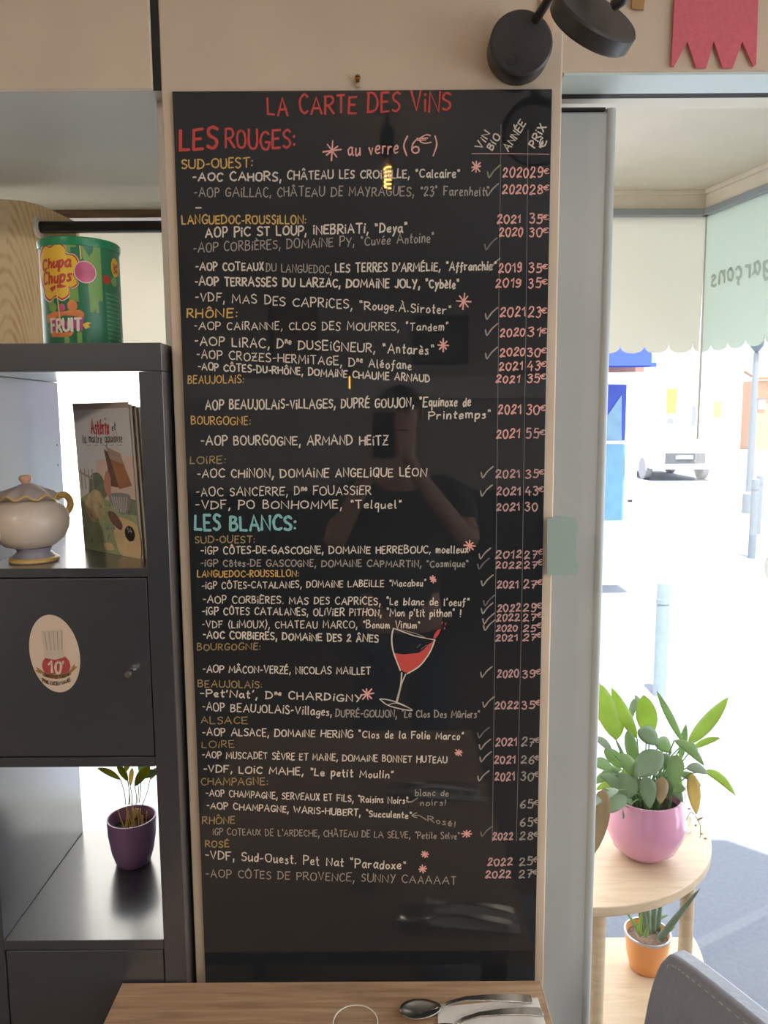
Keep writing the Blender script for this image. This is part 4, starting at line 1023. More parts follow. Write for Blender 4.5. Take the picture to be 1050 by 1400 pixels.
# ------------------------------------------------------------------ leaves
def leafm(name, rgb, tr_=.45, rgb2=None): return translucent(name, rgb, tr_, .4, .12, rgb2)
LM = {'l': leafm('leaf_lime', (164, 192, 110), .5, (186, 206, 104)), 'm': leafm('leaf_green', (152, 180, 132), .4, (170, 198, 138)), 'k': leafm('leaf_deep', (142, 164, 134), .35, (150, 178, 136)),
      'y': leafm('leaf_yellow', (220, 202, 138), .45, (228, 208, 140)), 's': leafm('leaf_silver', (172, 188, 168), .3), 'b': leafm('leaf_brown', (172, 150, 116), .3),
      'c': leafm('leaf_variegated', (120, 132, 60), .4, (190, 190, 70)), 'v': leafm('leaf_snake', (128, 150, 130), .2)}
M_stem = mat('stem_green', (110, 140, 88), .5); M_ystem = mat('stem_yellow', (196, 168, 84), .5)
def leaf(parent, base, tip, width, m, bend=.1, side=None, n=10, ex=1.0, fold=.15):
    """a blade from base to tip, arched upwards by bend, folded along its midrib"""
    base = Vector(base); tip = Vector(tip); d = tip - base
    up = Vector((0, 0, 1)); s = side or d.cross(Vector((0, 1, 0)))
    if s.length < 1e-5: s = Vector((1, 0, 0))
    # face the blade roughly to the viewer side: width direction across the blade
    view = (base - CAMP).normalized()
    wd = d.cross(view).normalized() if side is None else Vector(side).normalized()
    nr = wd.cross(d).normalized(); vs = []
    ctrl = (base + tip) / 2 + up * (d.length * bend) + nr * (d.length * .05)
    for i in range(n + 1):
        t = i / n
        p = base * (1 - t) ** 2 + ctrl * 2 * t * (1 - t) + tip * t * t
        w = width * .5 * min(1.0, 2.05 * (t ** .75) * ((1 - t) ** .85) * (1.0 + .0 * ex)) + .0004
        if ex < .6: w = width * .5 * (1 - t) ** .6 + .0003
        for k in (-1, -.5, 0, .5, 1):
            vs.append(p + wd * (w * k) + nr * (abs(k) * w * fold) )
    fs = [(i * 5 + k, i * 5 + k + 1, (i + 1) * 5 + k + 1, (i + 1) * 5 + k) for i in range(n) for k in range(4)]
    return MB().add(vs, fs).build('leaf', m, parent, smooth=60, solid=.0006)
def stemt(parent, pts, r, m): return MB().tube(smoothline(pts, 6), r, 7).build('stem', m, parent, smooth=60)

# ------------------------------------------------------------------ purple pot in the lower cubby
zc5 = z5
pY = 1.45; pc = at(182, 1160, pY)
pp_ = thing('potted_plant', 'small plant in a purple pot in lower open black cubby', 'plant', (pc.x, pY, zc5))
prd = .0475; ph = at(182, 1116, pY).z - zc5
M_pur = mat('purple_pot', (136, 104, 142), .4)
MB().lathe([(prd * .62, 0), (prd * .7, .003), (prd * .86, ph * .3), (prd * .97, ph * .65), (prd, ph), (prd * .94, ph), (prd * .9, ph * .8), (prd * .86, ph * .72)], (pc.x, pY, zc5), 48).build('pot', M_pur, pp_, smooth=50)
M_soil = mat('potting_soil', (62, 48, 44), .95, var=.4, scale=220, bump=1.0)
MB().lathe([(.002, ph * .76), (prd * .6, ph * .75), (prd * .9, ph * .73)], (pc.x, pY, zc5), 32, cap0=True, cap1=False).build('soil', M_soil, pp_)
def P2(x, y, Y): return at(x, y, Y)
for k in range(20):
    a = rnd.uniform(0, 6.28); r = prd * .5 * rnd.random() ** .5
    b = Vector((pc.x + .004 + r * math.cos(a), pY + r * math.sin(a), zc5 + ph * .72))
    t = b + Vector((rnd.uniform(-.012, .014), rnd.uniform(-.015, .015), rnd.uniform(.025, .05)))
    stemt(pp_, [b, (b + t) / 2 + Vector((rnd.uniform(-.003, .003), 0, 0)), t], .0011, M_ystem)
for (x0, y0, x1, y1, w, mk, Yl, x2, y2) in [(165, 1066, 133, 1050, .016, 'c', 1.44, 172, 1100), (175, 1068, 160, 1046, .018, 'c', 1.43, 176, 1100), (178, 1075, 181, 1050, .013, 'y', 1.46, 180, 1100),
        (184, 1075, 205, 1048, .026, 'c', 1.42, 186, 1100), (188, 1064, 218, 1056, .022, 'k', 1.45, 188, 1098), (172, 1056, 178, 1030, .02, 'c', 1.46, 178, 1100), (192, 1060, 197, 1030, .022, 'm', 1.47, 190, 1098), (205, 1066, 216, 1050, .016, 'y', 1.46, 194, 1102)]:
    b = P2(x0, y0, Yl); t = P2(x1, y1, Yl - .015)
    leaf(pp_, b, t, w, LM[mk], .12)
    stemt(pp_, [P2(x2, y2, pY), (P2(x2, y2, pY) + b) / 2 + Vector((.002, 0, 0)), b], .0009, M_stem)

# ------------------------------------------------------------------ half-round side table with its plants
tzT = ZC - 1.076; tzL = ZC - 1.43
TX, TY, TR = .46, 1.965, .39
tbl = thing('side_table', 'pale birch half-round side table with lower shelf by the window', 'side table', (TX, TY - .15, 0))
half = [(TX + TR * math.cos(a), TY + TR * math.sin(a)) for a in [math.pi + math.pi * i / 48 for i in range(49)]]
MB().prism([(x, y, tzT - .024) for x, y in half], (0, 0, .024)).build('tabletop', M_birch, tbl, bevel=.003)
MB().prism([(x, y, tzL - .024) for x, y in half], (0, 0, .024)).build('lower_shelf', M_birch, tbl, bevel=.003)
for (lx, ly) in ((.478, 1.605), (.722, 1.715), (.198, 1.715)):
    for (a, b) in ((0, tzL - .024), (tzL, tzT - .024)):
        MB().lathe([(.0165, a), (.0165, b)], (lx, ly, 0), 24).build('leg', M_birch, tbl, smooth=40)

kY = 1.785; kc = at(881, 1140, kY)
pk_ = thing('potted_plant', 'leafy green plant in a glossy pink pot on birch table', 'plant', (kc.x, kY, tzT))
kr = .096; kh = at(881, 1108, kY - .08).z - tzT
M_kp = mat('pink_glazed_pot', (208, 148, 178), .12, coat=.5)
MB().lathe([(kr * .42, 0), (kr * .52, .002), (kr * .8, kh * .18), (kr * .97, kh * .42), (kr, kh * .6), (kr * .96, kh * .82), (kr * .885, kh), (kr * .84, kh), (kr * .9, kh * .8), (kr * .92, kh * .7)], (kc.x, kY, tzT), 64).build('pot', M_kp, pk_, smooth=60)
MB().lathe([(.002, kh * .78), (kr * .5, kh * .77), (kr * .91, kh * .75)], (kc.x, kY, tzT), 32, cap1=False).build('soil', M_soil, pk_)
zs_ = tzT + kh * .76
PLANT = [ # stem foot px, blade base px, tip px, width m, material, distance, bend
 (868, 842, 1012, 811, 930, .055, 'l', 1.72, .1), (872, 871, 1010, 836, 940, .034, 'l', 1.76, -.05), (884, 888, 1008, 880, 950, .056, 'l', 1.80, .0),
 (858, 842, 1012, 846, 972, .036, 'l', 1.78, .1), (905, 934, 1016, 898, 945, .02, 'm', 1.80, .0), (912, 940, 1018, 996, 953, .038, 'l', 1.84, -.05),
 (912, 946, 1024, 985, 1009, .018, 'l', 1.86, .15), (906, 922, 1012, 963, 1047, .026, 'm', 1.74, .25), (915, 945, 1056, 952, 1114, .034, 'y', 1.74, .1),
 (915, 962, 1054, 1006, 1088, .024, 'l', 1.78, .25), (912, 938, 1050, 968, 1058, .026, 's', 1.76, .3), (890, 900, 1018, 872, 998, .046, 'k', 1.74, .2),
 (885, 906, 1028, 868, 1062, .062, 'k', 1.71, .1), (878, 868, 1052, 858, 998, .032, 'm', 1.76, .1), (872, 852, 1050, 826, 1024, .036, 'm', 1.78, .1),
 (862, 838, 1030, 812, 1008, .02, 's', 1.76, .2), (862, 838, 1052, 808, 1042, .03, 'm', 1.72, .2), (866, 868, 1064, 838, 1094, .066, 'k', 1.69, .25),
 (866, 846, 1080, 808, 1104, .024, 's', 1.66, .25), (880, 884, 1062, 888, 1106, .042, 'k', 1.68, .2), (896, 906, 1062, 902, 1100, .034, 'b', 1.69, .2),
 (900, 926, 1032, 920, 1078, .042, 'm', 1.70, .2), (895, 918, 1028, 896, 1014, .04, 'm', 1.78, .2), (885, 872, 1064, 848, 1030, .036, 'm', 1.70, .1),
 (868, 836, 1058, 812, 1072, .022, 'm', 1.70, .2), (908, 938, 1014, 955, 1040, .026, 'm', 1.80, .2), (905, 930, 1040, 938, 990, .02, 'm', 1.82, .0),
 (880, 856, 1088, 832, 1112, .04, 'k', 1.68, .3), (872, 862, 1100, 820, 1060, .03, 'k', 1.70, .3), (900, 922, 1060, 905, 1030, .03, 'k', 1.75, .1),
 (862, 838, 1004, 816, 978, .018, 's', 1.80, .2), (876, 862, 984, 868, 955, .018, 's', 1.84, .1), (888, 884, 985, 868, 950, .02, 's', 1.86, .1),
 (850, 826, 1078, 812, 1168, .05, 'b', 1.64, .15), (852, 822, 1090, 806, 1150, .04, 'c', 1.66, .1),
]
for (fx, bx, by, tx, ty, w, mk, Yl, bd) in PLANT:
    b = at(bx, by, Yl); t = at(tx, ty, Yl - .02 + rnd.uniform(-.03, .03))
    leaf(pk_, b, t, w * 1.3, LM[mk], bd, ex=.8)
    r = rnd.uniform(.0, .05); a = rnd.uniform(0, 6.28)
    f = Vector((kc.x + (fx - 885) / 55 * .045, kY + r * math.sin(a) * .8, zs_ - .004))
    md_ = (f + b) / 2 + Vector((0, 0, .02 if bd >= .2 else .0)); md_.x = f.x * .6 + b.x * .4
    stemt(pk_, [f, md_, b], .0017, M_stem)
for k in range(26):
    a = rnd.uniform(0, 6.28); r = kr * .62 * rnd.random() ** .5
    f = Vector((kc.x + .01 + r * math.cos(a), kY + r * math.sin(a), zs_ - .004))
    t = f + Vector(((f.x - kc.x) * .6 + rnd.uniform(-.02, .02), rnd.uniform(-.02, .02), rnd.uniform(.06, .14)))
    stemt(pk_, [f, (f + t) / 2 + Vector((rnd.uniform(-.006, .006), 0, .004)), t], .0016, M_stem)
for k in range(22):
    a = rnd.uniform(0, 6.28); r = kr * rnd.uniform(.35, .8)
    b = Vector((kc.x + .005 + r * math.cos(a), kY + r * math.sin(a), tzT + kh + rnd.uniform(.005, .075)))
    t = b + Vector((math.cos(a) * rnd.uniform(.02, .06), math.sin(a) * .03, rnd.uniform(-.045, .03)))
    leaf(pk_, b, t, rnd.uniform(.025, .042), LM['kmkmlk'[k % 6]], .3)
    f = Vector((kc.x + r * .4 * math.cos(a), kY + r * .4 * math.sin(a), zs_ - .004))
    stemt(pk_, [f, (f + b) / 2 + Vector((0, 0, .01)), b], .0014, M_stem)
# small glass vase with a dried sprig
vY = 1.87; vc = atz(934, 1136, tzT)
vs_ = thing('bud_vase', 'small clear glass vase with a dried sprig behind pink pot', 'vase', (vc.x, vc.y, tzT))
vh = at(934, 1110, vc.y).z - tzT
MB().lathe([(.015, 0), (.021, .003), (.021, vh * .5), (.0195, vh), (.018, vh), (.0195, vh * .5), (.0195, .006), (.001, .006)], (vc.x, vc.y, tzT), 32).build('glass', M_clear, vs_, smooth=50)
M_twig = mat('dry_twig', (112, 92, 78), .8)
tw_ = [(vc.x, vc.y, tzT + .008), (vc.x + .01, vc.y - .01, tzT + vh), at(948, 1112, vc.y - .03), at(957, 1128, vc.y - .05), at(957, 1146, vc.y - .06)]
MB().tube(smoothline(tw_, 6), .0009, 6).build('sprig', M_twig, vs_, smooth=60)
MB().tube([(vc.x - .004, vc.y, tzT + .008), at(938, 1075, vc.y)], .0009, 6).build('sprig', M_twig, vs_, smooth=60)
for (x, y) in ((940, 1106), (947, 1112), (953, 1122), (950, 1130), (958, 1140), (962, 1146), (935, 1108), (956, 1120)):
    c = at(x, y, vc.y - .04)
    leaf(vs_, c, c + Vector((rnd.uniform(-.008, .012), 0, rnd.uniform(-.006, .008))), .006, LM['b'], .1, n=4)

# orange pot on the lower shelf
oY = 1.85; oc_ = at(884, 1310, oY)
po = thing('potted_plant', 'spiky green plant in an orange pot on lower birch shelf', 'plant', (oc_.x, oY, tzL))
orr = .0585; oh = at(884, 1291, oY - .05).z - tzL
MB().lathe([(orr * .68, 0), (orr * .74, .003), (orr * .88, oh * .4), (orr * .985, oh * .96), (orr * .9, oh * .95), (orr * .86, oh * .8)], (oc_.x, oY, tzL), 48).build('pot', mat('orange_pot', (222, 154, 96), .4), po, smooth=50)
MB().lathe([(orr * .94, oh * .95), (orr * 1.01, oh * .95), (orr * 1.01, oh), (orr * .94, oh)], (oc_.x, oY, tzL), 48, cap0=False, cap1=False).build('rim', mat('silver_rim', (186, 186, 190), .3, metal=.6), po, smooth=40)
MB().lathe([(.002, oh * .86), (orr * .5, oh * .86), (orr * .88, oh * .84)], (oc_.x, oY, tzL), 32, cap1=False).build('soil', mat('bark_soil', (128, 108, 92), .95, var=.4, scale=200, bump=1.0), po)
for (x0, y0, x1, y1, w, mk, Yl) in [(880, 1275, 872, 1222, .016, 'v', 1.84), (886, 1278, 884, 1212, .018, 'v', 1.83), (892, 1278, 896, 1210, .018, 'v', 1.86), (898, 1276, 905, 1218, .016, 'v', 1.87), (884, 1280, 878, 1225, .014, 'v', 1.82),
        (901, 1285, 957, 1215, .017, 'v', 1.68), (878, 1280, 856, 1246, .012, 'm', 1.82), (874, 1275, 877, 1248, .012, 'l', 1.80), (905, 1278, 924, 1266, .013, 'l', 1.82), (895, 1258, 913, 1251, .01, 'm', 1.88), (882, 1282, 888, 1262, .012, 'm', 1.79)]:
    leaf(po, at(x0, y0, Yl), at(x1, y1, Yl - .01), w, LM[mk], .02, ex=.5, fold=.5)

# ------------------------------------------------------------------ dining table with its setting
YT = 1.2125; zt_ = at(450, 1342, YT).z; xt0 = at(167, 1342, YT).x; xt1 = at(738, 1342, YT).x
dt = thing('dining_table', 'oak-topped dining table pushed against the wine board', 'table', ((xt0 + xt1) / 2, .72, 0))
tab = MB().box((xt0, .22, zt_ - .028), (xt1, YT, zt_)).build('tabletop', M_oak, dt, bevel=.0015)
MB().box((xt1, .22, zt_ - .028), (xt1 + .0015, YT, zt_ + .0003)).build('edge_band', mat('edge_band_cream', (206, 190, 168), .4), tab)
for (lx, ly) in ((xt0 + .06, .3), (xt1 - .06, .3), (xt0 + .06, 1.16), (xt1 - .06, 1.16)):
    MB().box((lx - .022, ly - .022, 0), (lx + .022, ly + .022, zt_ - .028)).build('leg', mat('table_leg_black', (40, 38, 38), .5), dt, bevel=.003)
def tumbler(px, py, label):
    h = .088
    c = atz(px, py, zt_ + h)
    t = thing('tumbler', label, 'glass', (c.x, c.y, zt_), 'tumblers on the dining table')
    r = .033
    MB().lathe([(r * .80, 0), (r * .84, .001), (r * .95, h * .6), (r, h), (r - .0012, h + .0006), (r - .002, h), (r * .90, h * .5), (r * .8, .008), (.001, .007)], (c.x, c.y, zt_), 48).build('glass', M_clear, t, smooth=50)
    MB().tube([(c.x + (r - .0008) * math.cos(a), c.y + (r - .0008) * math.sin(a), zt_ + h) for a in [i * math.pi / 32 for i in range(65)]], .0009, 8, cap=False).build('rim', mat('rim_highlight', (214, 212, 206), .08), t, smooth=60)  # opaque pale ring painted in as the bright highlight along the rim
    return t
tum = tumbler(486, 1397, 'clear glass tumbler at the edge of table near the board')
# napkin, spoon and fork
nv = [atz(598, 1379, zt_), atz(735, 1366, zt_), atz(746, 1402, zt_), atz(600, 1440, zt_)]
nk = MB().prism([v + Vector((0, 0, .0006)) for v in nv], (0, 0, .003)).build('napkin', mat('white_paper', (226, 220, 212), .8, var=.03, scale=60, bump=.2), bevel=.001)
tag(nk, 'folded white paper napkin under the spoon on oak table', 'napkin')
def cutlery(kind, bowl, end, label, lift=.0045):
    """bowl and end: centre of the bowl, end of the handle, both on the table"""
    a = Vector(bowl); b = Vector(end); d = b - a; Lh = d.length; d.normalize(); s = Vector((-d.y, d.x, 0)); up = Vector((0, 0, 1))
    t = thing(kind, label, 'cutlery', a)
    z = zt_ + lift
    def P(u, w, h): return Vector((a.x, a.y, z)) + d * u + s * w + up * h
    # handle: flat bar rising from the neck
    prof = [(.030, .0035, .004), (.05, .004, .012), (.075, .0045, .016), (.11, .0065, .014), (.15, .0085, .009), (Lh - .004, .0095, .004), (Lh, .007, .004)]
    vs = []
    for (u, w, h) in prof: vs += [P(u, -w, h), P(u, w, h), P(u, w, h + .0026), P(u, -w, h + .0026)]
    fs = [(0, 1, 2, 3), tuple(4 * (len(prof) - 1) + k for k in (3, 2, 1, 0))]
    for i in range(len(prof) - 1):
        for k in range(4): fs.append((4 * i + k, 4 * i + (k + 1) % 4, 4 * i + 4 + (k + 1) % 4, 4 * i + 4 + k))
    hd = MB().add(vs, fs).build('handle', M_metal, t, smooth=50, bevel=.0008)
    if kind == 'spoon':
        vs = []; fs = []; n = 28; rings = 6
        for r in range(rings + 1):
            q = r / rings
            for k in range(n):
                an = 2 * math.pi * k / n
                u = math.cos(an) * .034 * q; w = math.sin(an) * .021 * q * (1 - .18 * math.cos(an))
                vs.append(P(u - .0, w, .0075 + .0 - .0075 * (1 - q * q) + .0004 * q))
        for r in range(rings):
            for k in range(n): fs.append((r * n + k, r * n + (k + 1) % n, (r + 1) * n + (k + 1) % n, (r + 1) * n + k))
        MB().add(vs, fs).build('bowl', M_metal, t, smooth=60, solid=.0014)
        MB().box(P(Lh - .012, -.003, .0066), P(Lh - .007, .003, .0068)).build('hallmark', M_dark, t)
    else:
        mb = MB(); vs = []; fs = []
        pr = [(.032, .0035, .004), (.02, .009, .002), (.008, .012, 0), (-.002, .0125, 0)]
        for (u, w, h) in pr: vs += [P(u, -w, h), P(u, w, h), P(u, w, h + .002), P(u, -w, h + .002)]
        fs = [(0, 1, 2, 3), (15, 14, 13, 12)]
        for i in range(3):
            for k in range(4): fs.append((4 * i + k, 4 * i + (k + 1) % 4, 4 * i + 4 + (k + 1) % 4, 4 * i + 4 + k))
        mb.add(vs, fs).build('fork_head', M_metal, t, smooth=50)
        for k in range(4):
            w = -.0108 + k * .0072
            MB().tube([P(0, w, .001), P(-.02, w, .002), P(-.045, w * .95, .006)], [.0017, .0015, .0008], 8).build('tine', M_metal, t, smooth=60)
    return t
spo = cutlery('spoon', atz(575, 1386, zt_ + .003), atz(727, 1371, zt_ + .006), 'large steel spoon on white napkin, handle towards the grey chair')
frk = cutlery('fork', atz(592, 1414, zt_), atz(741, 1391, zt_ + .006), 'steel fork beside the spoon on white napkin, handle towards chair')

for nd0, lb in ((tum, 'clear glass tumbler at the camera end of table, mirrored higher in board'), (nk, 'folded white napkin at the camera end of table, mirrored higher in board'),
                (spo, 'steel spoon on the napkin at the camera end of the oak table'), (frk, 'steel fork on the napkin at the camera end of the oak table')):
    l0 = nd0.o.location
    dup(nd0.o, (l0.x - .01, l0.y - .50, l0.z), lb)
# ------------------------------------------------------------------ grey leather chair
czt = .895
k0 = atz(893, 1281, czt); 
cd = Vector((math.sin(math.radians(25)), -math.cos(math.radians(25)), 0))    # along the backrest, towards the room
cn = Vector((-cd.y, cd.x, 0));  cn = -cn if cn.x < 0 else cn                  # away from the table
ch = thing('dining_chair', 'grey leather dining chair with stitched edge by the window table', 'chair', (k0.x + .15, k0.y - .2, 0))
M_lea = mat('grey_leather', (148, 154, 170), .42, var=.05, scale=120, bump=.35)
def cp(u, z, d): # along back, height, depth away from the table (the back leans away as it rises)
    return Vector((k0.x, k0.y, 0)) + cd * u + cn * (d + (z - czt) * .1) + Vector((0, 0, z))
bw_ = .43
out = [(0.004, .42), (-.004, .60), (.0, .76), (.010, .835), (.026, .876), (.055, .894), (.2, .898), (bw_ - .05, .895), (bw_ - .02, .87), (bw_, .78), (bw_, .42)]
P = smoothline([Vector(p) for p in out], 4)
MB().prism([cp(p.x, p.y, .0) for p in P], cn * .03).build('backrest', M_lea, ch, bevel=.009, smooth=50)
# stitched seams along the top edge
sm = MB()
Q = [Vector((p.x, p.y)) for p in smoothline([(.034, .866), (.055, .878), (.2, .881), (bw_ - .06, .878)], 24)]
acc = 0.0
for i in range(len(Q) - 1):
    acc += (Q[i + 1] - Q[i]).length
    if i % 2 == 0:
        sm.tube([cp(Q[i].x, Q[i].y, -.0008), cp(Q[i + 1].x, Q[i + 1].y, -.0008)], .0011, 6)
st_o = sm.build('stitching', mat('thread_grey', (178, 178, 184), .6), ch)
st_o['kind'] = 'stuff'
MB().prism([cp(.02, .42, -.36), cp(bw_ - .02, .42, -.36), cp(bw_, .42, .03), cp(0, .42, .03)], (0, 0, .07)).build('seat', M_lea, ch, bevel=.015, smooth=50)
for (u, d) in ((.035, -.31), (bw_ - .035, -.31), (.025, .0), (bw_ - .025, .0)):
    a = cp(u, .42, d); a.z = .425
    MB().box((a.x - .016, a.y - .016, 0), (a.x + .016, a.y + .016, .425)).build('leg', MATS['table_leg_black'], ch, bevel=.002)

# ------------------------------------------------------------------ the room behind, seen mirrored in the board
YBW = -4.6
def mir(px, py, Y):           # what the board mirrors at this pixel, at depth Y behind the camera
    p = at(px, py, 2 * YB - Y); p.y = Y
    return p
a = mir(367, 405, YBW + .03); b = mir(435, 490, YBW + .03)
def picture(x0, y0, x1, y1, label, m):
    a = mir(x0, y0, YBW + .02); b = mir(x1, y1, YBW + .02)
    t = thing('framed_picture', label, 'picture', ((a.x + b.x) / 2, YBW, b.z), 'pictures on the back wall')
    w = .025
    MB().box((a.x, YBW, b.z), (a.x + w, YBW + .02, a.z)).box((b.x - w, YBW, b.z), (b.x, YBW + .02, a.z)).box((a.x + w, YBW, b.z), (b.x - w, YBW + .02, b.z + w)).box((a.x + w, YBW, a.z - w), (b.x - w, YBW + .02, a.z)).build('frame', M_dark, t)
    MB().box((a.x + w, YBW, b.z + w), (b.x - w, YBW + .008, a.z - w)).build('print', m, t)
picture(367, 405, 435, 492, 'brown framed poster mirrored in the middle of the black board', mat('poster_brown', (150, 120, 96), .6, var=.4, scale=18))
picture(565, 432, 640, 498, 'dark framed picture mirrored in the black board beside the prices', mat('poster_dark', (110, 104, 100), .6, var=.5, scale=14))
za = mir(500, 515, YBW + .1).z; zb = mir(500, 545, YBW + .1).z
struct(MB().box((-3.0, YBW, zb), (2.62, YBW + .1, za)).build('trim_14', M_white))
cb = MB().box((-2.6, YBW + .002, 0), (2.4, YBW + .45, 1.05)).build('bar_counter', mat('bar_dark', (48, 44, 42), .5), bevel=.01)
tag(cb, 'long dark bar counter along the back wall behind the camera', 'counter')

def pendant(p, label, power, coil=True):
    """a clear filament bulb on a black flex; p is the centre of the bulb"""
    t = thing('pendant_lamp', label, 'lamp', (p.x, p.y, p.z), 'pendant bulbs in the room')
    MB().tube([(p.x, p.y, p.z + .17), (p.x, p.y, 2.749)], .0035, 8).build('flex', M_blackpl, t, smooth=50)
    MB().lathe([(.012, .17), (.026, .16), (.026, .075), (.018, .06)], p, 24).build('bulb_holder', M_blackpl, t, smooth=40)
    MB().lathe([(.015, .06), (.02, .045), (.044, .02), (.048, -.004), (.042, -.03), (.022, -.047), (.003, -.051)], p, 32, cap0=False).build('bulb', M_clear, t, smooth=60)
    mm_ = mat('filament', (255, 176, 84), .5, emit=90.0)
    if coil: pts = [(p.x + .011 * math.cos(a), p.y + .011 * math.sin(a), p.z + .035 - .0022 * a) for a in [i * .35 for i in range(90)]]
    else: pts = [(p.x, p.y, p.z + .05), (p.x, p.y, p.z - .04)]
    MB().tube(pts, .0021, 6).build('filament', mm_, t)
    return t
pendant(mir(530, 243, -.25), 'clear bulb with glowing coil, mirrored beside the red title', BULB_W)
pendant(mir(478, 524, -3.2), 'distant slim glowing bulb mirrored left of the middle of the board', BULB_W, False)
def ceiling_fill(x, y, label):  # lights added out of view for warm ambient fill on the walls
    t = thing('ceiling_fill', label, 'lamp', (x, y, 2.75), 'added ceiling fill lights, unseen')
    MB().lathe([(.19, 0), (.19, -.04), (.175, -.045)], (x, y, 2.75), 40, cap1=False).build('rim', M_white, t, smooth=40)
    MB().lathe([(.174, -.03), (.17, -.046), (.1, -.052), (.002, -.053)], (x, y, 2.75), 40, cap0=False).build('diffuser', mat('warm_diffuser', (255, 226, 190), .5, emit=2.0), t, smooth=60)
    l = bpy.data.lights.new('ceiling_fill_lamp', 'AREA'); l.shape = 'DISK'; l.size = .34; l.energy = CEIL_W; l.color = (1.0, .86, .70)
    o = bpy.data.objects.new('ceiling_fill_lamp', l); COL.objects.link(o); o.parent = t.o; o.location = (0, 0, -.06)
ceiling_fill(-1.4, -.9, 'unseen ceiling fill light added over the room, nearer the shelf side')
ceiling_fill(1.3, -1.2, 'unseen ceiling fill light added over the room, nearer the street side')

# ------------------------------------------------------------------ the photographer, mirrored faintly in the board
HX, HY = .065, -.40
def skinned(name, nodes, edges, m, parent, root=0, sub=2):
    me = bpy.data.meshes.new(name)
    me.from_pydata([Vector(n[0]) - parent.matrix_world_off for n in nodes], edges, [])
    o = bpy.data.objects.new(name, me); COL.objects.link(o); o.parent = parent.o
    me.materials.append(m)
    sk = o.modifiers.new('skin', 'SKIN'); sk.use_smooth_shade = True
    ly = me.skin_vertices[0] if len(me.skin_vertices) else None
    if ly is None:
        bm = bmesh.new(); bm.from_mesh(me); bm.verts.layers.skin.verify(); bm.to_mesh(me); bm.free(); ly = me.skin_vertices[0]
    for i, n in enumerate(nodes):
        r = n[1]; ly.data[i].radius = r if isinstance(r, tuple) else (r, r); ly.data[i].use_root = (i == root)
    md = o.modifiers.new('sub', 'SUBSURF'); md.levels = sub; md.render_levels = sub
    return Node(o, parent.matrix_world_off)
M_skin = mat('skin', (206, 156, 128), .5, var=.05, scale=30)
M_shirt = mat('leaf_print_shirt', (70, 68, 70), .8, var=.7, scale=22)
M_jean = mat('dark_jeans', (52, 58, 74), .85, var=.1, scale=120)
per = thing('person', 'person in dark patterned shirt holding up a phone, mirrored in the board', 'person', (HX, HY, 0))
N = []; E = []
def nd(p, r, prev=None):
    N.append((p, r)); i = len(N) - 1
    if prev is not None: E.append((prev, i))
    return i
pel = nd((HX, HY, .95), (.15, .11)); wai = nd((HX, HY, 1.12), (.14, .10), pel); che = nd((HX, HY - .01, 1.34), (.165, .11), wai); nb = nd((HX, HY, 1.50), (.07, .065), che)
nk_ = nd((HX, HY + .01, 1.575), .053, nb); jaw = nd((HX, HY + .03, 1.655), (.062, .075), nk_); hed = nd((HX, HY + .015, 1.735), (.074, .092), jaw); top = nd((HX, HY + .005, 1.80), (.055, .068), hed)
HANDS = []
for sx in (-1, 1):
    hp = nd((HX + sx * .095, HY, .90), .085, pel); kn = nd((HX + sx * .11, HY + .02, .50), .06, hp); an = nd((HX + sx * .11, HY - .01, .09), .042, kn); nd((HX + sx * .13, HY + .15, .035), .035, an)
    sh = nd((HX + sx * .19, HY, 1.46), .058, che)
    el = nd((HX + sx * .25, HY + .17, 1.26), .042, sh)
    wr = nd((HX * .4 + sx * .075, HY + .315, 1.545), .027, el)
    pa = nd((HX * .3 + sx * .062, HY + .352, 1.60), (.026, .018), wr)
    for k in range(4):
        f1 = nd((sx * (.060 - k * .001), HY + .376, 1.655 - k * .02), .009, pa)
        f2 = nd((sx * (.050), HY + .396, 1.668 - k * .021), .0085, f1)
        nd((sx * (.036), HY + .4005, 1.670 - k * .021), .0075, f2)
    t1 = nd((sx * .052, HY + .352, 1.635), .010, pa); nd((sx * .030, HY + .366, 1.655), .0085, t1)
body = skinned('body', N, E, M_skin, per)
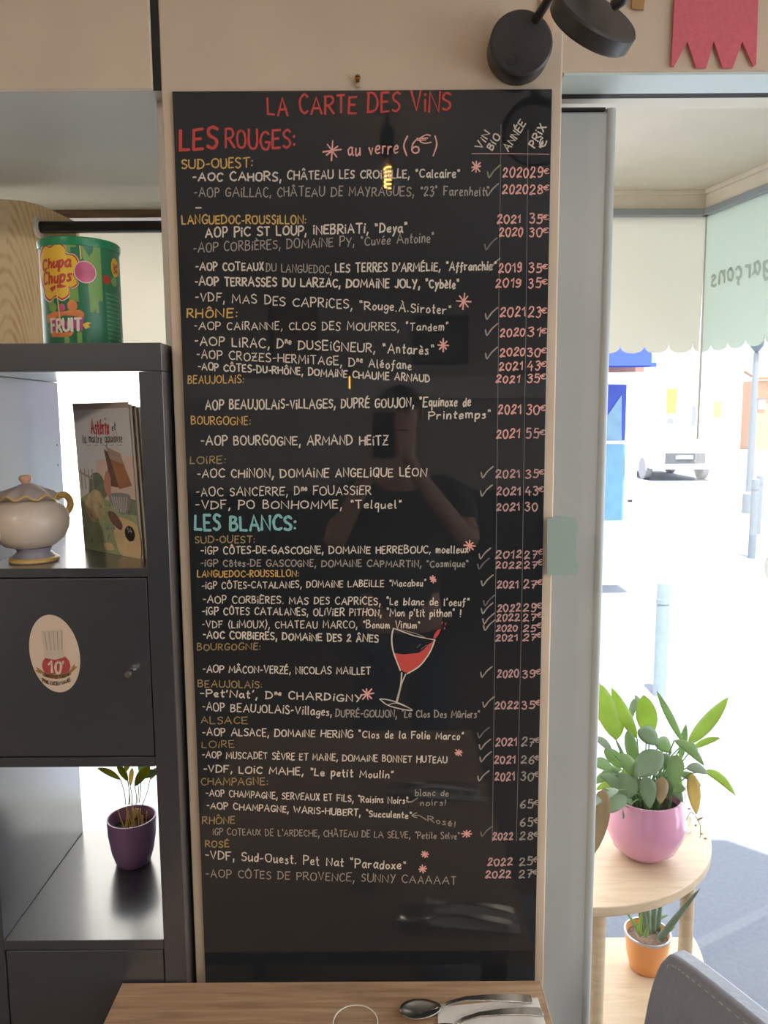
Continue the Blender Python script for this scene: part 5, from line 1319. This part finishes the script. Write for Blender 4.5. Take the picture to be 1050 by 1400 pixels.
# face and ears
MB().tube([(HX, HY + .105, 1.75), (HX, HY + .122, 1.715), (HX, HY + .112, 1.705)], [.006, .012, .009], 10).build('nose', M_skin, per, smooth=60)
for sx in (-1, 1):
    MB().ball((HX + sx * .03, HY + .092, 1.742), .0125, 10).build('eye', mat('eye_white', (226, 220, 212), .2), per, smooth=60)
    MB().ball((HX + sx * .03, HY + .1015, 1.742), .0052, 8).build('iris', M_dark, per, smooth=60)
    MB().ball((HX + sx * .077, HY + .01, 1.73), .022, 10, (.35, .6, 1.2)).build('ear', M_skin, per, smooth=60)
    MB().tube([(HX + sx * .016, HY + .104, 1.764), (HX + sx * .03, HY + .104, 1.768), (HX + sx * .046, HY + .094, 1.762)], .004, 8).build('eyebrow', mat('hair_brown', (62, 48, 40), .8), per, smooth=60)
MB().tube([(HX - .022, HY + .098, 1.672), (HX, HY + .106, 1.672), (HX + .022, HY + .098, 1.672)], [.003, .006, .003], 8).build('mouth', mat('lips', (176, 110, 98), .5), per, smooth=60)
MB().lathe([(.083, 0), (.084, .03), (.07, .06), (.04, .082), (.004, .09)], (HX, HY, 1.752), 28, Matrix.Diagonal((.95, 1.12, 1)), cap0=False).build('hair', MATS['hair_brown'], per, smooth=60)
N = []; E = []
a0 = nd((HX, HY, .93), (.165, .125)); a1 = nd((HX, HY, 1.12), (.16, .12), a0); a2 = nd((HX, HY - .01, 1.34), (.18, .125), a1); a3 = nd((HX, HY, 1.50), (.085, .08), a2)
for sx in (-1, 1):
    b1_ = nd((HX + sx * .195, HY, 1.455), .074, a2); nd((HX + sx * .235, HY + .12, 1.32), .066, b1_)
skinned('shirt', N, E, M_shirt, per)
N = []; E = []
a0 = nd((HX, HY, .93), (.155, .118))
for sx in (-1, 1):
    b = nd((HX + sx * .098, HY, .84), .098, a0); c_ = nd((HX + sx * .112, HY + .02, .5), .075, b); nd((HX + sx * .112, HY - .01, .10), .06, c_)
skinned('trousers', N, E, M_jean, per)
for sx in (-1, 1):
    MB().ball((HX + sx * .125, HY + .07, .04), .05, 14, (.95, 2.4, .8)).build('shoe', M_dark, per, smooth=60)
ph_ = thing('phone', 'black phone held up by the person mirrored in the board', 'phone', (0, -.009, 1.60))
MB().box((-.037, -.0135, 1.59), (.037, -.005, 1.738)).build('body', mat('phone_black', (34, 34, 36), .25), ph_, bevel=.003)
MB().box((-.034, -.0139, 1.596), (.034, -.0132, 1.732)).build('screen', mat('phone_screen', (70, 76, 82), .1), ph_)
